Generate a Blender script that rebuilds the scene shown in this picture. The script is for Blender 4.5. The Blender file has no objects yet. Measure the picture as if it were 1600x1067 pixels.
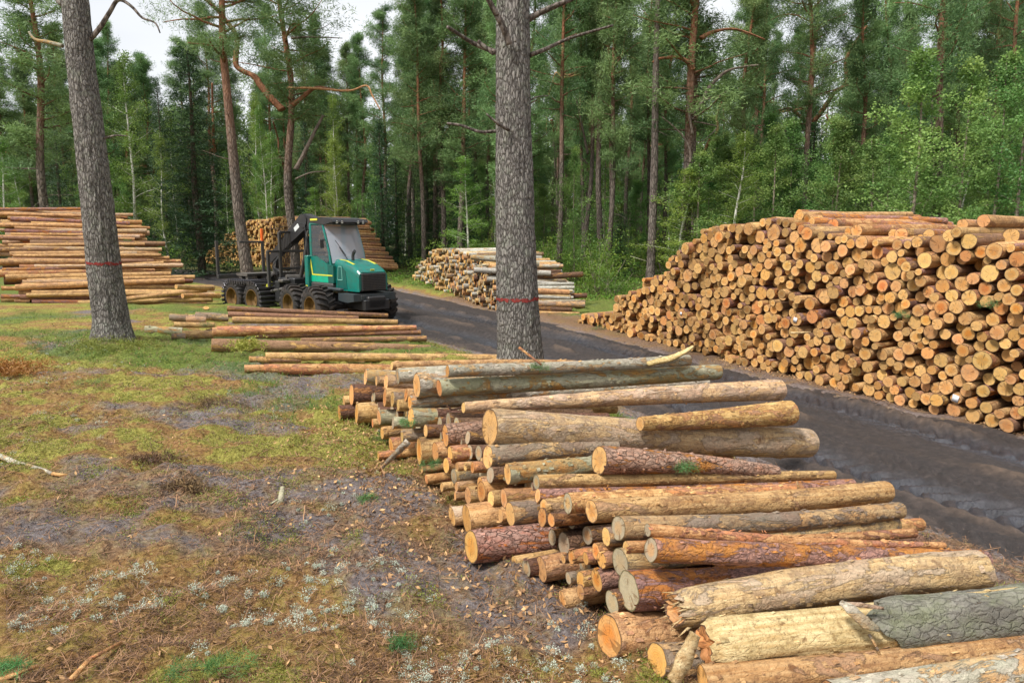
import bpy, math, random
import numpy as np
from mathutils import Vector, Matrix

# ------------------------------------------------------------------ camera, world, sun, exposure
sc = bpy.context.scene
COL = sc.collection
F = 1067.0                       # focal length in pixels of the 1600 px wide photograph
HC = 2.6
PITCH = math.atan(163.0 / F)
cam = bpy.data.cameras.new('camera')
cam.lens = 24.0; cam.sensor_width = 36.0; cam.clip_end = 1500.0; cam.clip_start = 0.05
co = bpy.data.objects.new('camera', cam); COL.objects.link(co)
co.location = (0, 0, HC); co.rotation_euler = (math.pi / 2 - PITCH, 0, 0)
sc.camera = co

SUN_EL, SUN_AZ = 54.0, 226.0      # azimuth clockwise from +Y (view direction)
world = bpy.data.worlds.new('World'); sc.world = world; world.use_nodes = True
nt = world.node_tree; nt.nodes.clear()
wo = nt.nodes.new('ShaderNodeOutputWorld'); bg = nt.nodes.new('ShaderNodeBackground')
sky = nt.nodes.new('ShaderNodeTexSky'); sky.sky_type = 'NISHITA'; sky.sun_disc = False
sky.sun_elevation = math.radians(SUN_EL); sky.sun_rotation = math.radians(SUN_AZ)
sky.dust_density = 3.0; sky.air_density = 1.0
tc = nt.nodes.new('ShaderNodeTexCoord'); ns = nt.nodes.new('ShaderNodeTexNoise')
ns.inputs['Scale'].default_value = 2.2; ns.inputs['Detail'].default_value = 6
mp = nt.nodes.new('ShaderNodeMapping'); mp.inputs['Scale'].default_value = (1, 1, 2.5)
nt.links.new(tc.outputs['Generated'], mp.inputs[0]); nt.links.new(mp.outputs[0], ns.inputs['Vector'])
rp = nt.nodes.new('ShaderNodeValToRGB')
rp.color_ramp.elements[0].position = .35; rp.color_ramp.elements[0].color = (10.6, 11.0, 11.5, 1)
rp.color_ramp.elements[1].position = .7; rp.color_ramp.elements[1].color = (13.4, 13.6, 13.8, 1)
mx = nt.nodes.new('ShaderNodeMix'); mx.data_type = 'RGBA'; mx.inputs[0].default_value = .86
nt.links.new(ns.outputs['Fac'], rp.inputs[0])
nt.links.new(sky.outputs[0], mx.inputs[6]); nt.links.new(rp.outputs[0], mx.inputs[7])
nt.links.new(mx.outputs[2], bg.inputs[0]); bg.inputs[1].default_value = 0.068
nt.links.new(bg.outputs[0], wo.inputs[0])

sl = bpy.data.lights.new('sun', 'SUN'); sl.energy = 4.0; sl.angle = math.radians(10); sl.color = (1, .97, .92)
so = bpy.data.objects.new('sun', sl); COL.objects.link(so)
_a, _e = math.radians(SUN_AZ), math.radians(SUN_EL)
sdir = Vector((math.sin(_a) * math.cos(_e), math.cos(_a) * math.cos(_e), math.sin(_e)))
so.rotation_euler = sdir.to_track_quat('Z', 'Y').to_euler(); so.location = (0, 0, 60)

sc.view_settings.view_transform = 'Standard'
try: sc.view_settings.look = 'None'
except Exception: pass
sc.view_settings.exposure = 0.42; sc.view_settings.gamma = 1.0
sc.render.engine = 'CYCLES'
sc.cycles.max_bounces = 5; sc.cycles.diffuse_bounces = 3; sc.cycles.glossy_bounces = 2
sc.cycles.transmission_bounces = 3; sc.cycles.transparent_max_bounces = 6
sc.cycles.caustics_reflective = False; sc.cycles.caustics_refractive = False
sc.cycles.use_adaptive_sampling = True; sc.cycles.adaptive_threshold = 0.02

# ------------------------------------------------------------------ helpers
rng = np.random.default_rng(11)
random.seed(5)
CP, SP = math.cos(PITCH), math.sin(PITCH)

def ray(px, py):
    xc, yc = (px - 800) / F, (533.5 - py) / F
    return Vector((xc, CP + yc * SP, -SP + yc * CP))
def at_depth(px, py, Y):
    d = ray(px, py); return Vector((0, 0, HC)) + d * (Y / d.y)
def mpp(p):                        # metres per photo pixel at a point
    return ((p.y) * CP - (p.z - HC) * SP) / F
def proj(p):
    d = p.y * CP - (p.z - HC) * SP
    u = p.y * SP + (p.z - HC) * CP
    return 800 + F * p.x / d, 533.5 - F * u / d
def smooth(a, b, x):
    t = np.clip((np.asarray(x, float) - a) / (b - a), 0, 1); return t * t * (3 - 2 * t)

def _hash(ix, iy, iz, seed):
    h = (ix * 374761393 + iy * 668265263 + iz * 2147483647 + seed * 974634777) & 0xFFFFFFFF
    h = ((h ^ (h >> 13)) * 1274126177) & 0xFFFFFFFF
    h = ((h ^ (h >> 16)) * 2246822519) & 0xFFFFFFFF
    return ((h ^ (h >> 15)) & 0xFFFFFF) / float(0xFFFFFF)
def vnoise(x, y, z=0.0, seed=0):
    x, y, z = np.broadcast_arrays(np.asarray(x, float), np.asarray(y, float), np.asarray(z, float))
    ix, iy, iz = np.floor(x).astype(np.int64), np.floor(y).astype(np.int64), np.floor(z).astype(np.int64)
    fx, fy, fz = x - ix, y - iy, z - iz
    fx, fy, fz = fx * fx * (3 - 2 * fx), fy * fy * (3 - 2 * fy), fz * fz * (3 - 2 * fz)
    r = 0
    for a in (0, 1):
        for b in (0, 1):
            for c in (0, 1):
                w = (fx if a else 1 - fx) * (fy if b else 1 - fy) * (fz if c else 1 - fz)
                r = r + w * _hash(ix + a, iy + b, iz + c, seed)
    return r * 2 - 1
def fbm(x, y, z=0.0, seed=0, o=4):
    r, a, t = 0, 1.0, 0.0
    for k in range(o):
        r = r + a * vnoise(np.asarray(x) * 2 ** k, np.asarray(y) * 2 ** k, np.asarray(z) * 2 ** k, seed + k * 7); t += a; a *= .5
    return r / t

class MB:
    """collects geometry with two point attributes (tone: float, luv: vector) and links it as one mesh object"""
    def __init__(s):
        s.V, s.T, s.U, s.Q, s.R, s.QM, s.RM = [], [], [], [], [], [], []; s.n = 0
    def add(s, v, quads=None, tris=None, mat=0, tone=0.5, luv=None):
        v = np.asarray(v, float).reshape(-1, 3); k = len(v)
        s.V.append(v); s.T.append(np.broadcast_to(np.asarray(tone, float), (k,)).copy())
        s.U.append(v.copy() if luv is None else np.asarray(luv, float).reshape(-1, 3))
        if quads is not None and len(quads):
            q = np.asarray(quads, np.int64).reshape(-1, 4); s.Q.append(q + s.n); s.QM.append(np.broadcast_to(mat, (len(q),)))
        if tris is not None and len(tris):
            q = np.asarray(tris, np.int64).reshape(-1, 3); s.R.append(q + s.n); s.RM.append(np.broadcast_to(mat, (len(q),)))
        s.n += k
    def mesh(s, name, mats, smooth_=True):
        V = np.concatenate(s.V); me = bpy.data.meshes.new(name)
        Q = np.concatenate(s.Q) if s.Q else np.zeros((0, 4), np.int64)
        R = np.concatenate(s.R) if s.R else np.zeros((0, 3), np.int64)
        nq, nr = len(Q), len(R)
        me.vertices.add(len(V)); me.vertices.foreach_set('co', V.astype(np.float32).ravel())
        me.loops.add(nq * 4 + nr * 3); me.loops.foreach_set('vertex_index', np.concatenate([Q.ravel(), R.ravel()]).astype(np.int32))
        me.polygons.add(nq + nr)
        st = np.concatenate([np.arange(nq) * 4, nq * 4 + np.arange(nr) * 3]).astype(np.int32)
        me.polygons.foreach_set('loop_start', st)
        mi = np.concatenate([np.concatenate(s.QM) if s.QM else np.zeros(0), np.concatenate(s.RM) if s.RM else np.zeros(0)]).astype(np.int32)
        for m in (mats if isinstance(mats, (list, tuple)) else [mats]): me.materials.append(m)
        me.polygons.foreach_set('material_index', mi)
        me.polygons.foreach_set('use_smooth', np.full(nq + nr, smooth_, bool))
        a = me.attributes.new('tone', 'FLOAT', 'POINT'); a.data.foreach_set('value', np.concatenate(s.T).astype(np.float32))
        a = me.attributes.new('luv', 'FLOAT_VECTOR', 'POINT'); a.data.foreach_set('vector', np.concatenate(s.U).astype(np.float32).ravel())
        me.update(calc_edges=True); me.validate()
        return me
    def build(s, name, mats, parent=None, smooth_=True):
        return link(name, s.mesh(name, mats, smooth_), parent)
    # ---- shapes
    def box(s, c, size, mat=0, rot=None, bevel=0.0, tone=.5):
        hx, hy, hz = [k / 2 for k in size]
        b = min(bevel, hx * .9, hy * .9, hz * .9)
        if b <= 0:
            v = np.array([(x, y, z) for x in (-hx, hx) for y in (-hy, hy) for z in (-hz, hz)])
            q = [(0, 1, 3, 2), (4, 6, 7, 5), (0, 4, 5, 1), (2, 3, 7, 6), (0, 2, 6, 4), (1, 5, 7, 3)]
            t = None
        else:
            v = []; idx = {}
            for sx in (-1, 1):
                for sy in (-1, 1):
                    for sz in (-1, 1):
                        for ax in range(3):
                            p = [sx * (hx - b), sy * (hy - b), sz * (hz - b)]; p[ax] = (sx * hx, sy * hy, sz * hz)[ax]
                            idx[(sx, sy, sz, ax)] = len(v); v.append(p)
            q, t = [], []
            for ax in range(3):
                o = [k for k in range(3) if k != ax]
                for sg in (-1, 1):
                    f = []
                    for a_, b_ in ((-1, -1), (1, -1), (1, 1), (-1, 1)):
                        k = [0, 0, 0]; k[ax] = sg; k[o[0]] = a_; k[o[1]] = b_; f.append(idx[(k[0], k[1], k[2], ax)])
                    q.append(f)
                for a_ in (-1, 1):
                    for b_ in (-1, 1):
                        k0 = [0, 0, 0]; k0[o[0]] = a_; k0[o[1]] = b_; k1 = list(k0); k0[ax] = -1; k1[ax] = 1
                        q.append([idx[(*k0, o[0])], idx[(*k1, o[0])], idx[(*k1, o[1])], idx[(*k0, o[1])]])
            for sx in (-1, 1):
                for sy in (-1, 1):
                    for sz in (-1, 1): t.append([idx[(sx, sy, sz, a_)] for a_ in range(3)])
            v = np.array(v)
            v, q, t = v, q, t
        if rot is not None: v = v @ np.array(rot).T
        s.add(v + np.array(c), q, t, mat, tone)
    def tube(s, pts, rad, sides=8, mat=0, tone=.5, cap=True, luvoff=0.0, wob=0.0, seed=0):
        P = np.asarray(pts, float); n = len(P); rad = np.broadcast_to(np.asarray(rad, float), (n,))
        T = np.gradient(P, axis=0); T /= np.linalg.norm(T, axis=1)[:, None] + 1e-9
        up = np.array([0, 0, 1.0]) if abs(T[:, 2]).mean() < .8 else np.array([1.0, 0, 0])
        A = np.cross(np.broadcast_to(up, T.shape), T); A /= np.linalg.norm(A, axis=1)[:, None] + 1e-9
        B = np.cross(T, A)
        th = np.arange(sides) * 2 * math.pi / sides
        R = rad[:, None] * np.ones(sides)[None]
        if wob: R = R * (1 + wob * vnoise(np.cos(th)[None] * 1.6 + seed, np.sin(th)[None] * 1.6, np.arange(n)[:, None] * .35, seed))
        V = P[:, None] + R[..., None] * (A[:, None] * np.cos(th)[None, :, None] + B[:, None] * np.sin(th)[None, :, None])
        i, j = np.meshgrid(np.arange(n - 1), np.arange(sides), indexing='ij'); j2 = (j + 1) % sides
        q = np.stack([i * sides + j, i * sides + j2, (i + 1) * sides + j2, (i + 1) * sides + j], -1).reshape(-1, 4)
        V = V.reshape(-1, 3); t = []
        if cap:
            V = np.concatenate([V, P[:1], P[-1:]]); k = n * sides
            t = [(k, (a + 1) % sides, a) for a in range(sides)] + [(k + 1, (n - 1) * sides + a, (n - 1) * sides + (a + 1) % sides) for a in range(sides)]
        s.add(V, q, t, mat, tone, luv=V + luvoff)
    def prism(s, outline, y0, y1, mat=0, tone=.5):
        """outline in (x, z), extruded from y0 to y1"""
        o = np.asarray(outline, float); n = len(o); V = np.zeros((2 * n + 2, 3))
        V[:n, 0], V[:n, 1], V[:n, 2] = o[:, 0], y0, o[:, 1]
        V[n:2 * n, 0], V[n:2 * n, 1], V[n:2 * n, 2] = o[:, 0], y1, o[:, 1]
        c = o.mean(0); V[2 * n] = (c[0], y0, c[1]); V[2 * n + 1] = (c[0], y1, c[1])
        q = [(k, (k + 1) % n, n + (k + 1) % n, n + k) for k in range(n)]
        t = [(2 * n, (k + 1) % n, k) for k in range(n)] + [(2 * n + 1, n + k, n + (k + 1) % n) for k in range(n)]
        s.add(V, q, t, mat, tone)
    def xform(s, M, start=0):
        M = np.array(M)
        s.V = [v if k < start else v @ M[:3, :3].T + M[:3, 3] for k, v in enumerate(s.V)]

def link(name, data, parent=None):
    o = bpy.data.objects.new(name, data); COL.objects.link(o)
    if parent is not None: o.parent = parent
    return o
def tag(o, label=None, cat=None, group=None, kind=None):
    if label: o['label'] = label
    if cat: o['category'] = cat
    if group: o['group'] = group
    if kind: o['kind'] = kind
    return o
def empty(name, loc=(0, 0, 0), rz=0.0):
    o = link(name, None); o.location = loc; o.rotation_euler = (0, 0, rz); return o
def copy_tree(o, parent=None):
    c = o.copy(); COL.objects.link(c); c.parent = parent
    for ch in KIDS.get(o.name, []): copy_tree(ch, c)
    return c
KIDS = {}
def kid(parent, child):
    child.parent = parent; KIDS.setdefault(parent.name, []).append(child); return child
ORD = ['first', 'second', 'third', 'fourth', 'fifth', 'sixth', 'seventh', 'eighth', 'ninth', 'tenth', 'eleventh', 'twelfth', 'thirteenth', 'fourteenth',
       'fifteenth', 'sixteenth', 'seventeenth', 'eighteenth', 'nineteenth', 'twentieth', 'twenty-first', 'twenty-second', 'twenty-third', 'twenty-fourth',
       'twenty-fifth', 'twenty-sixth', 'twenty-seventh', 'twenty-eighth', 'twenty-ninth', 'thirtieth']

# ------------------------------------------------------------------ materials
class N:
    def __init__(s, name, rough=.85, spec=.3):
        s.m = bpy.data.materials.new(name); s.m.use_nodes = True; s.t = s.m.node_tree
        s.b = s.t.nodes['Principled BSDF']; s.out = s.t.nodes['Material Output']
        s.b.inputs['Roughness'].default_value = rough; s.b.inputs['Specular IOR Level'].default_value = spec
    def n(s, typ, **kw):
        x = s.t.nodes.new(typ)
        for k, v in kw.items(): setattr(x, k, v)
        return x
    def link(s, a, b): s.t.links.new(a, b)
    def attr(s, name, out='Fac'):
        x = s.n('ShaderNodeAttribute', attribute_name=name); return x.outputs[out]
    def vec(s, src='luv', scale=(1, 1, 1), rnd=True):
        v = s.attr('luv', 'Vector') if src == 'luv' else s.n('ShaderNodeTexCoord').outputs[src]
        if rnd:
            oi = s.n('ShaderNodeObjectInfo'); a = s.n('ShaderNodeVectorMath', operation='SCALE'); a.inputs[0].default_value = (37., 91., 53.)
            s.link(oi.outputs['Random'], a.inputs['Scale']); b = s.n('ShaderNodeVectorMath', operation='ADD')
            s.link(v, b.inputs[0]); s.link(a.outputs[0], b.inputs[1]); v = b.outputs[0]
        mp = s.n('ShaderNodeMapping'); mp.inputs['Scale'].default_value = scale; s.link(v, mp.inputs[0]); return mp.outputs[0]
    def noise(s, v, scale, detail=4, rough=.55, dist=0.0):
        x = s.n('ShaderNodeTexNoise'); x.inputs['Scale'].default_value = scale; x.inputs['Detail'].default_value = detail
        x.inputs['Roughness'].default_value = rough; x.inputs['Distortion'].default_value = dist; s.link(v, x.inputs['Vector']); return x.outputs['Fac']
    def voro(s, v, scale, feature='DISTANCE_TO_EDGE'):
        x = s.n('ShaderNodeTexVoronoi', feature=feature); x.inputs['Scale'].default_value = scale; s.link(v, x.inputs['Vector']); return x.outputs['Distance']
    def ramp(s, f, stops):
        x = s.n('ShaderNodeValToRGB'); e = x.color_ramp.elements
        while len(e) < len(stops): e.new(.5)
        for k, (p, c) in enumerate(stops):
            e[k].position = p; e[k].color = (*c, 1) if isinstance(c, (tuple, list)) else (c, c, c, 1)
        s.link(f, x.inputs[0]); return x.outputs[0]
    def mix(s, f, a, b, mode='MIX'):
        x = s.n('ShaderNodeMix', data_type='RGBA', blend_type=mode)
        for sock, v in ((x.inputs[0], f), (x.inputs[6], a), (x.inputs[7], b)):
            if isinstance(v, (int, float)): sock.default_value = v
            elif isinstance(v, tuple): sock.default_value = (*v, 1)
            else: s.link(v, sock)
        return x.outputs[2]
    def math(s, op, a, b=0.0):
        x = s.n('ShaderNodeMath', operation=op)
        for sock, v in ((x.inputs[0], a), (x.inputs[1], b)):
            if isinstance(v, (int, float)): sock.default_value = v
            else: s.link(v, sock)
        return x.outputs[0]
    def bump(s, h, strength=.5, dist=.02):
        x = s.n('ShaderNodeBump'); x.inputs['Strength'].default_value = strength; x.inputs['Distance'].default_value = dist
        s.link(h, x.inputs['Height']); s.link(x.outputs[0], s.b.inputs['Normal'])
    def col(s, c):
        if isinstance(c, tuple): s.b.inputs['Base Color'].default_value = (*c, 1)
        else: s.link(c, s.b.inputs['Base Color'])
        return s
    def hsv(s, c, hr=.03, vr=.35, fac=None):
        """vary value and hue by object random"""
        oi = s.n('ShaderNodeObjectInfo'); f = oi.outputs['Random'] if fac is None else fac
        x = s.n('ShaderNodeHueSaturation'); s.link(c, x.inputs['Color'])
        s.link(s.math('ADD', s.math('MULTIPLY', f, vr), 1 - vr / 2), x.inputs['Value'])
        g = s.math('FRACT', s.math('MULTIPLY', f, 7.13)); s.link(s.math('ADD', s.math('MULTIPLY', g, hr), .5 - hr / 2), x.inputs['Hue']); return x.outputs[0]

MAT = {}
def plain(name, c, rough=.6, spec=.4, metal=0.0, dirt=0.25, scale=6.0, dcol=(.07, .05, .035)):
    n = N(name, rough, spec); n.b.inputs['Metallic'].default_value = metal
    v = n.vec('Object', rnd=False); f = n.noise(v, scale, 6, .65)
    n.col(n.mix(n.ramp(f, [(.45, 0.0), (.72, dirt)]), c, dcol)); n.bump(n.noise(v, scale * 8, 3), .15, .004)
    MAT[name] = n.m; return n.m

def bark_material(name, c1, c2, wood, peel, green=0.0, gcol=(.30, .34, .20), plates=0.0, crack=(.035, .022, .015)):
    """debarked and half barked logs: c1/c2 bark colours, wood what shows where it is torn off, peel 0..1 how much"""
    n = N(name, .82, .2); v = n.vec('luv', (1, 1, 1)); vs = n.vec('luv', (.35, 1.6, 1.6)); vf = n.vec('luv', (1.2, 7, 7))
    nz = n.n('ShaderNodeTexNoise'); nz.inputs['Scale'].default_value = 16; nz.inputs['Detail'].default_value = 4; n.link(v, nz.inputs['Vector'])
    sc_ = n.n('ShaderNodeVectorMath', operation='SCALE'); n.link(nz.outputs['Color'], sc_.inputs[0]); sc_.inputs['Scale'].default_value = .07
    wv_ = n.n('ShaderNodeVectorMath', operation='ADD'); n.link(v, wv_.inputs[0]); n.link(sc_.outputs[0], wv_.inputs[1])
    mpw = n.n('ShaderNodeMapping'); mpw.inputs['Scale'].default_value = (.42, 1, 1); n.link(wv_.outputs[0], mpw.inputs[0]); w = mpw.outputs[0]
    base = n.mix(n.ramp(n.noise(vs, 5, 6, .65), [(.36, 0.), (.60, 1.)]), c1, c2)
    cell = n.n('ShaderNodeTexVoronoi'); cell.inputs['Scale'].default_value = 42; n.link(w, cell.inputs['Vector'])
    sepc = n.n('ShaderNodeSeparateColor'); n.link(cell.outputs['Color'], sepc.inputs[0])
    base = n.mix(n.ramp(sepc.outputs[0], [(.0, .55), (.5, .0)]), base, tuple(k * .55 for k in c2))
    base = n.mix(n.ramp(sepc.outputs[1], [(.72, .0), (.95, .6)]), base, tuple(min(1, k * 1.5) for k in c1))
    base = n.mix(n.ramp(n.noise(v, 30, 6, .75), [(.34, .65), (.48, .0)]), base, tuple(k * .38 for k in c2))
    base = n.mix(n.ramp(n.noise(vf, 6, 6, .75), [(.5, .0), (.75, .6)]), base, tuple(k * .45 for k in c2))
    vd = n.voro(w, 26); cm = n.ramp(n.noise(v, 9, 4, .6), [(.38, 0.), (.55, 1.)])
    edge = n.math('MULTIPLY', n.ramp(vd, [(.0, 1.0), (.035, .6), (.085, 0.)]), cm)
    base = n.mix(n.math('MULTIPLY', edge, .25 + .65 * plates), base, crack)
    h = n.math('ADD', n.noise(v, 45, 6, .75), n.math('MULTIPLY', n.ramp(vd, [(0, 0.), (.14, 1.)]), .25 + plates * .9))
    pn = n.noise(n.vec('luv', (.5, 1.4, 1.4)), 4.2, 9, .68, .8)
    pm = n.ramp(pn, [(max(0, .70 - peel * .5), 0.), (max(.03, .715 - peel * .5), 1.)])
    rim = n.ramp(pn, [(max(0, .66 - peel * .5), 0.), (max(.01, .70 - peel * .5), .35), (max(.03, .73 - peel * .5), 0.)])
    wv = n.mix(n.ramp(n.noise(n.vec('luv', (.5, 9, 9)), 4, 6, .7), [(.32, 0.), (.66, 1.)]), wood, (wood[0] * .58, wood[1] * .44, wood[2] * .32))
    wv = n.mix(n.ramp(n.noise(v, 6, 6, .7), [(.46, 0.), (.62, .75)]), wv, tuple(k * .62 for k in c1))
    wv = n.mix(n.ramp(n.noise(v, 24, 5, .7), [(.52, 0.), (.68, .55)]), wv, (.24, .12, .05))
    kn = n.ramp(n.noise(v, 11, 2, .5), [(.67, 0.), (.72, 1.)]); wv = n.mix(n.math('MULTIPLY', kn, .7), wv, (.16, .065, .025))
    wv = n.mix(n.ramp(n.noise(v, 75, 4, .7), [(.58, 0.), (.68, .8)]), wv, (.10, .055, .03))
    c = n.mix(pm, base, wv); c = n.mix(rim, c, tuple(k * .35 for k in c2))
    if green: c = n.mix(n.math('MULTIPLY', n.ramp(n.noise(n.vec('luv', (.6, 1.2, 1.2)), 5, 9, .75), [(.42, 0.), (.6, 1.)]), green * .8), c, gcol)
    c = n.hsv(c, .02, .3); c = n.mix(1.0, c, n.ramp(n.attr('tone'), [(0, .62), (1, 1.28)]), 'MULTIPLY')
    n.col(c); n.bump(n.math('SUBTRACT', h, n.math('MULTIPLY', pm, .5)), .9, .016); MAT[name] = n.m

def cut_material(name, sap, heart, rim=(.13, .075, .04), ringk=44.0, dirt=.3):
    n = N(name, .75, .25); u = n.attr('luv', 'Vector'); ln = n.n('ShaderNodeVectorMath', operation='LENGTH')
    wob = n.noise(u, 1.6, 2, .5)
    oi = n.n('ShaderNodeObjectInfo'); uo = n.vec('luv', (1, 1, 1))
    off = n.n('ShaderNodeVectorMath', operation='MULTIPLY'); n.link(u, off.inputs[0]); off.inputs[1].default_value = (1, 1, 0)
    n.link(off.outputs[0], ln.inputs[0])
    r = n.math('ADD', ln.outputs['Value'], n.math('MULTIPLY', n.math('SUBTRACT', wob, .5), .16))
    hr = n.ramp(r, [(.30, 1.), (.52, .75), (.62, 0.)])
    hm = n.math('MULTIPLY', hr, n.math('FRACT', n.math('ADD', n.math('MULTIPLY', oi.outputs['Random'], 5.7), n.attr('tone'))))
    c = n.mix(hm, sap, heart)
    ring = n.math('SINE', n.math('MULTIPLY', r, ringk)); rf = n.math('MULTIPLY', n.ramp(n.math('ADD', n.math('MULTIPLY', ring, .5), .5), [(.5, 0.), (.95, .40)]), n.ramp(n.noise(uo, 2.3, 3), [(.4, .3), (.6, 1.)]))
    c = n.mix(rf, c, tuple(k * .55 for k in heart))
    st = n.ramp(n.noise(uo, 1.7, 5, .65), [(.46, 0.), (.68, dirt)]); c = n.mix(st, c, (.27, .20, .13))
    c = n.mix(n.ramp(n.noise(uo, 5, 6, .75), [(.42, .0), (.62, .4)]), c, tuple(k * .6 for k in sap)); sp = n.ramp(n.noise(uo, 12, 4, .7), [(.55, 0.), (.72, .5)]); c = n.mix(sp, c, (.33, .14, .04))
    rad = n.n('ShaderNodeTexGradient', gradient_type='RADIAL'); n.link(u, rad.inputs[0])
    cn = n.n('ShaderNodeTexNoise'); cn.inputs['Scale'].default_value = 14; cn.inputs['Detail'].default_value = 3
    cx = n.n('ShaderNodeCombineXYZ'); n.link(rad.outputs['Fac'], cx.inputs[0]); n.link(n.math('MULTIPLY', oi.outputs['Random'], 13.), cx.inputs[1]); n.link(n.math('MULTIPLY', ln.outputs['Value'], .06), cx.inputs[2])
    n.link(cx.outputs[0], cn.inputs['Vector'])
    c = n.mix(n.ramp(cn.outputs['Fac'], [(.60, 0.), (.64, .6)]), c, (.13, .06, .02))
    c = n.mix(n.ramp(r, [(.915, 0.), (.94, 1.)]), c, rim)
    c = n.mix(1.0, c, n.ramp(n.attr('tone'), [(0, .5), (.5, .92), (1, 1.22)]), 'MULTIPLY')
    c = n.hsv(c, .025, .34); n.col(c); n.bump(n.math('ADD', n.noise(uo, 14, 4, .7), n.math('MULTIPLY', ring, .15)), .35, .006); MAT[name] = n.m

bark_material('bark_tan', (.46, .24, .12), (.55, .34, .19), (.76, .50, .24), .56)
bark_material('bark_buff', (.50, .31, .20), (.60, .43, .30), (.76, .53, .30), .45, .2, (.45, .41, .32))
bark_material('bark_orange', (.54, .23, .08), (.45, .23, .14), (.76, .49, .22), .46)
bark_material('bark_purple', (.44, .22, .16), (.31, .175, .15), (.60, .26, .07), .38, plates=.35)
bark_material('bark_red', (.36, .16, .10), (.46, .29, .22), (.60, .25, .07), .26, plates=.8)
bark_material('bark_grey', (.25, .165, .11), (.34, .25, .18), (.70, .47, .22), .40, .3, (.33, .34, .25))
bark_material('bark_pale', (.52, .45, .35), (.42, .36, .28), (.66, .40, .16), .36, .45, (.40, .43, .30))
bark_material('bark_green', (.40, .36, .23), (.48, .43, .31), (.62, .33, .10), .40, .6, (.36, .38, .21))
bark_material('bark_dark', (.16, .085, .05), (.24, .135, .09), (.56, .30, .11), .3, plates=.5)
bark_material('bark_moss', (.17, .155, .125), (.32, .30, .25), (.24, .20, .14), .1, .42, (.24, .29, .12), plates=.4)
bark_material('bark_spruce', (.27, .145, .085), (.35, .20, .12), (.68, .42, .17), .30, plates=.25)
bark_material('bark_birch', (.55, .52, .45), (.42, .39, .33), (.50, .33, .17), .2, .2, (.16, .14, .11))
bark_material('wood_split', (.66, .46, .20), (.76, .60, .32), (.85, .68, .38), .75)
cut_material('cut_pale', (.70, .40, .15), (.60, .26, .06), dirt=.5)
cut_material('cut_orange', (.68, .34, .11), (.62, .20, .03))
cut_material('cut_grey', (.40, .34, .23), (.64, .34, .10), rim=(.12, .10, .05))
cut_material('cut_far', (.78, .45, .18), (.60, .28, .08))

def foliage_material(name, dark, light, trans=.3, yellow=(.30, .30, .04), ya=.25):
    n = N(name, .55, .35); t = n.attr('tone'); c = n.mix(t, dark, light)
    v = n.n('ShaderNodeTexCoord').outputs['Object']
    c = n.mix(n.ramp(n.noise(v, .9, 3), [(.5, 0.), (.75, ya)]), c, yellow)
    c = n.hsv(c, .05, .4); n.col(c)
    tr = n.n('ShaderNodeBsdfTranslucent'); mxs = n.n('ShaderNodeMixShader'); mxs.inputs[0].default_value = trans
    n.link(c, tr.inputs[0]); n.link(n.b.outputs[0], mxs.inputs[1]); n.link(tr.outputs[0], mxs.inputs[2]); n.link(mxs.outputs[0], n.out.inputs[0]); MAT[name] = n.m
foliage_material('needles_pine', (.07, .14, .05), (.23, .35, .12), .25, (.14, .16, .04), .15)
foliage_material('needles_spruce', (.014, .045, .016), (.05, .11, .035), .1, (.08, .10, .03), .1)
foliage_material('leaves_birch', (.10, .19, .035), (.26, .39, .08), .4, (.32, .36, .06), .25)
foliage_material('leaves_aspen', (.09, .20, .05), (.27, .43, .12), .4, (.30, .34, .06), .25)
foliage_material('leaves_under', (.08, .17, .03), (.28, .42, .07), .4, (.32, .26, .05), .2)
foliage_material('grass', (.05, .11, .02), (.16, .27, .05), .3, (.30, .24, .08), .5)
foliage_material('moss', (.11, .12, .02), (.33, .33, .06), .2, (.24, .15, .06), .5)
foliage_material('lichen', (.42, .47, .37), (.68, .73, .60), .1, (.5, .5, .4), .2)
foliage_material('litter', (.05, .027, .014), (.48, .29, .135), .0, (.16, .10, .05), .5)
foliage_material('fern_dry', (.22, .09, .02), (.42, .20, .05), .2, (.3, .2, .06), .3)
foliage_material('sprig', (.04, .12, .03), (.12, .26, .08), .2)

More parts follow.
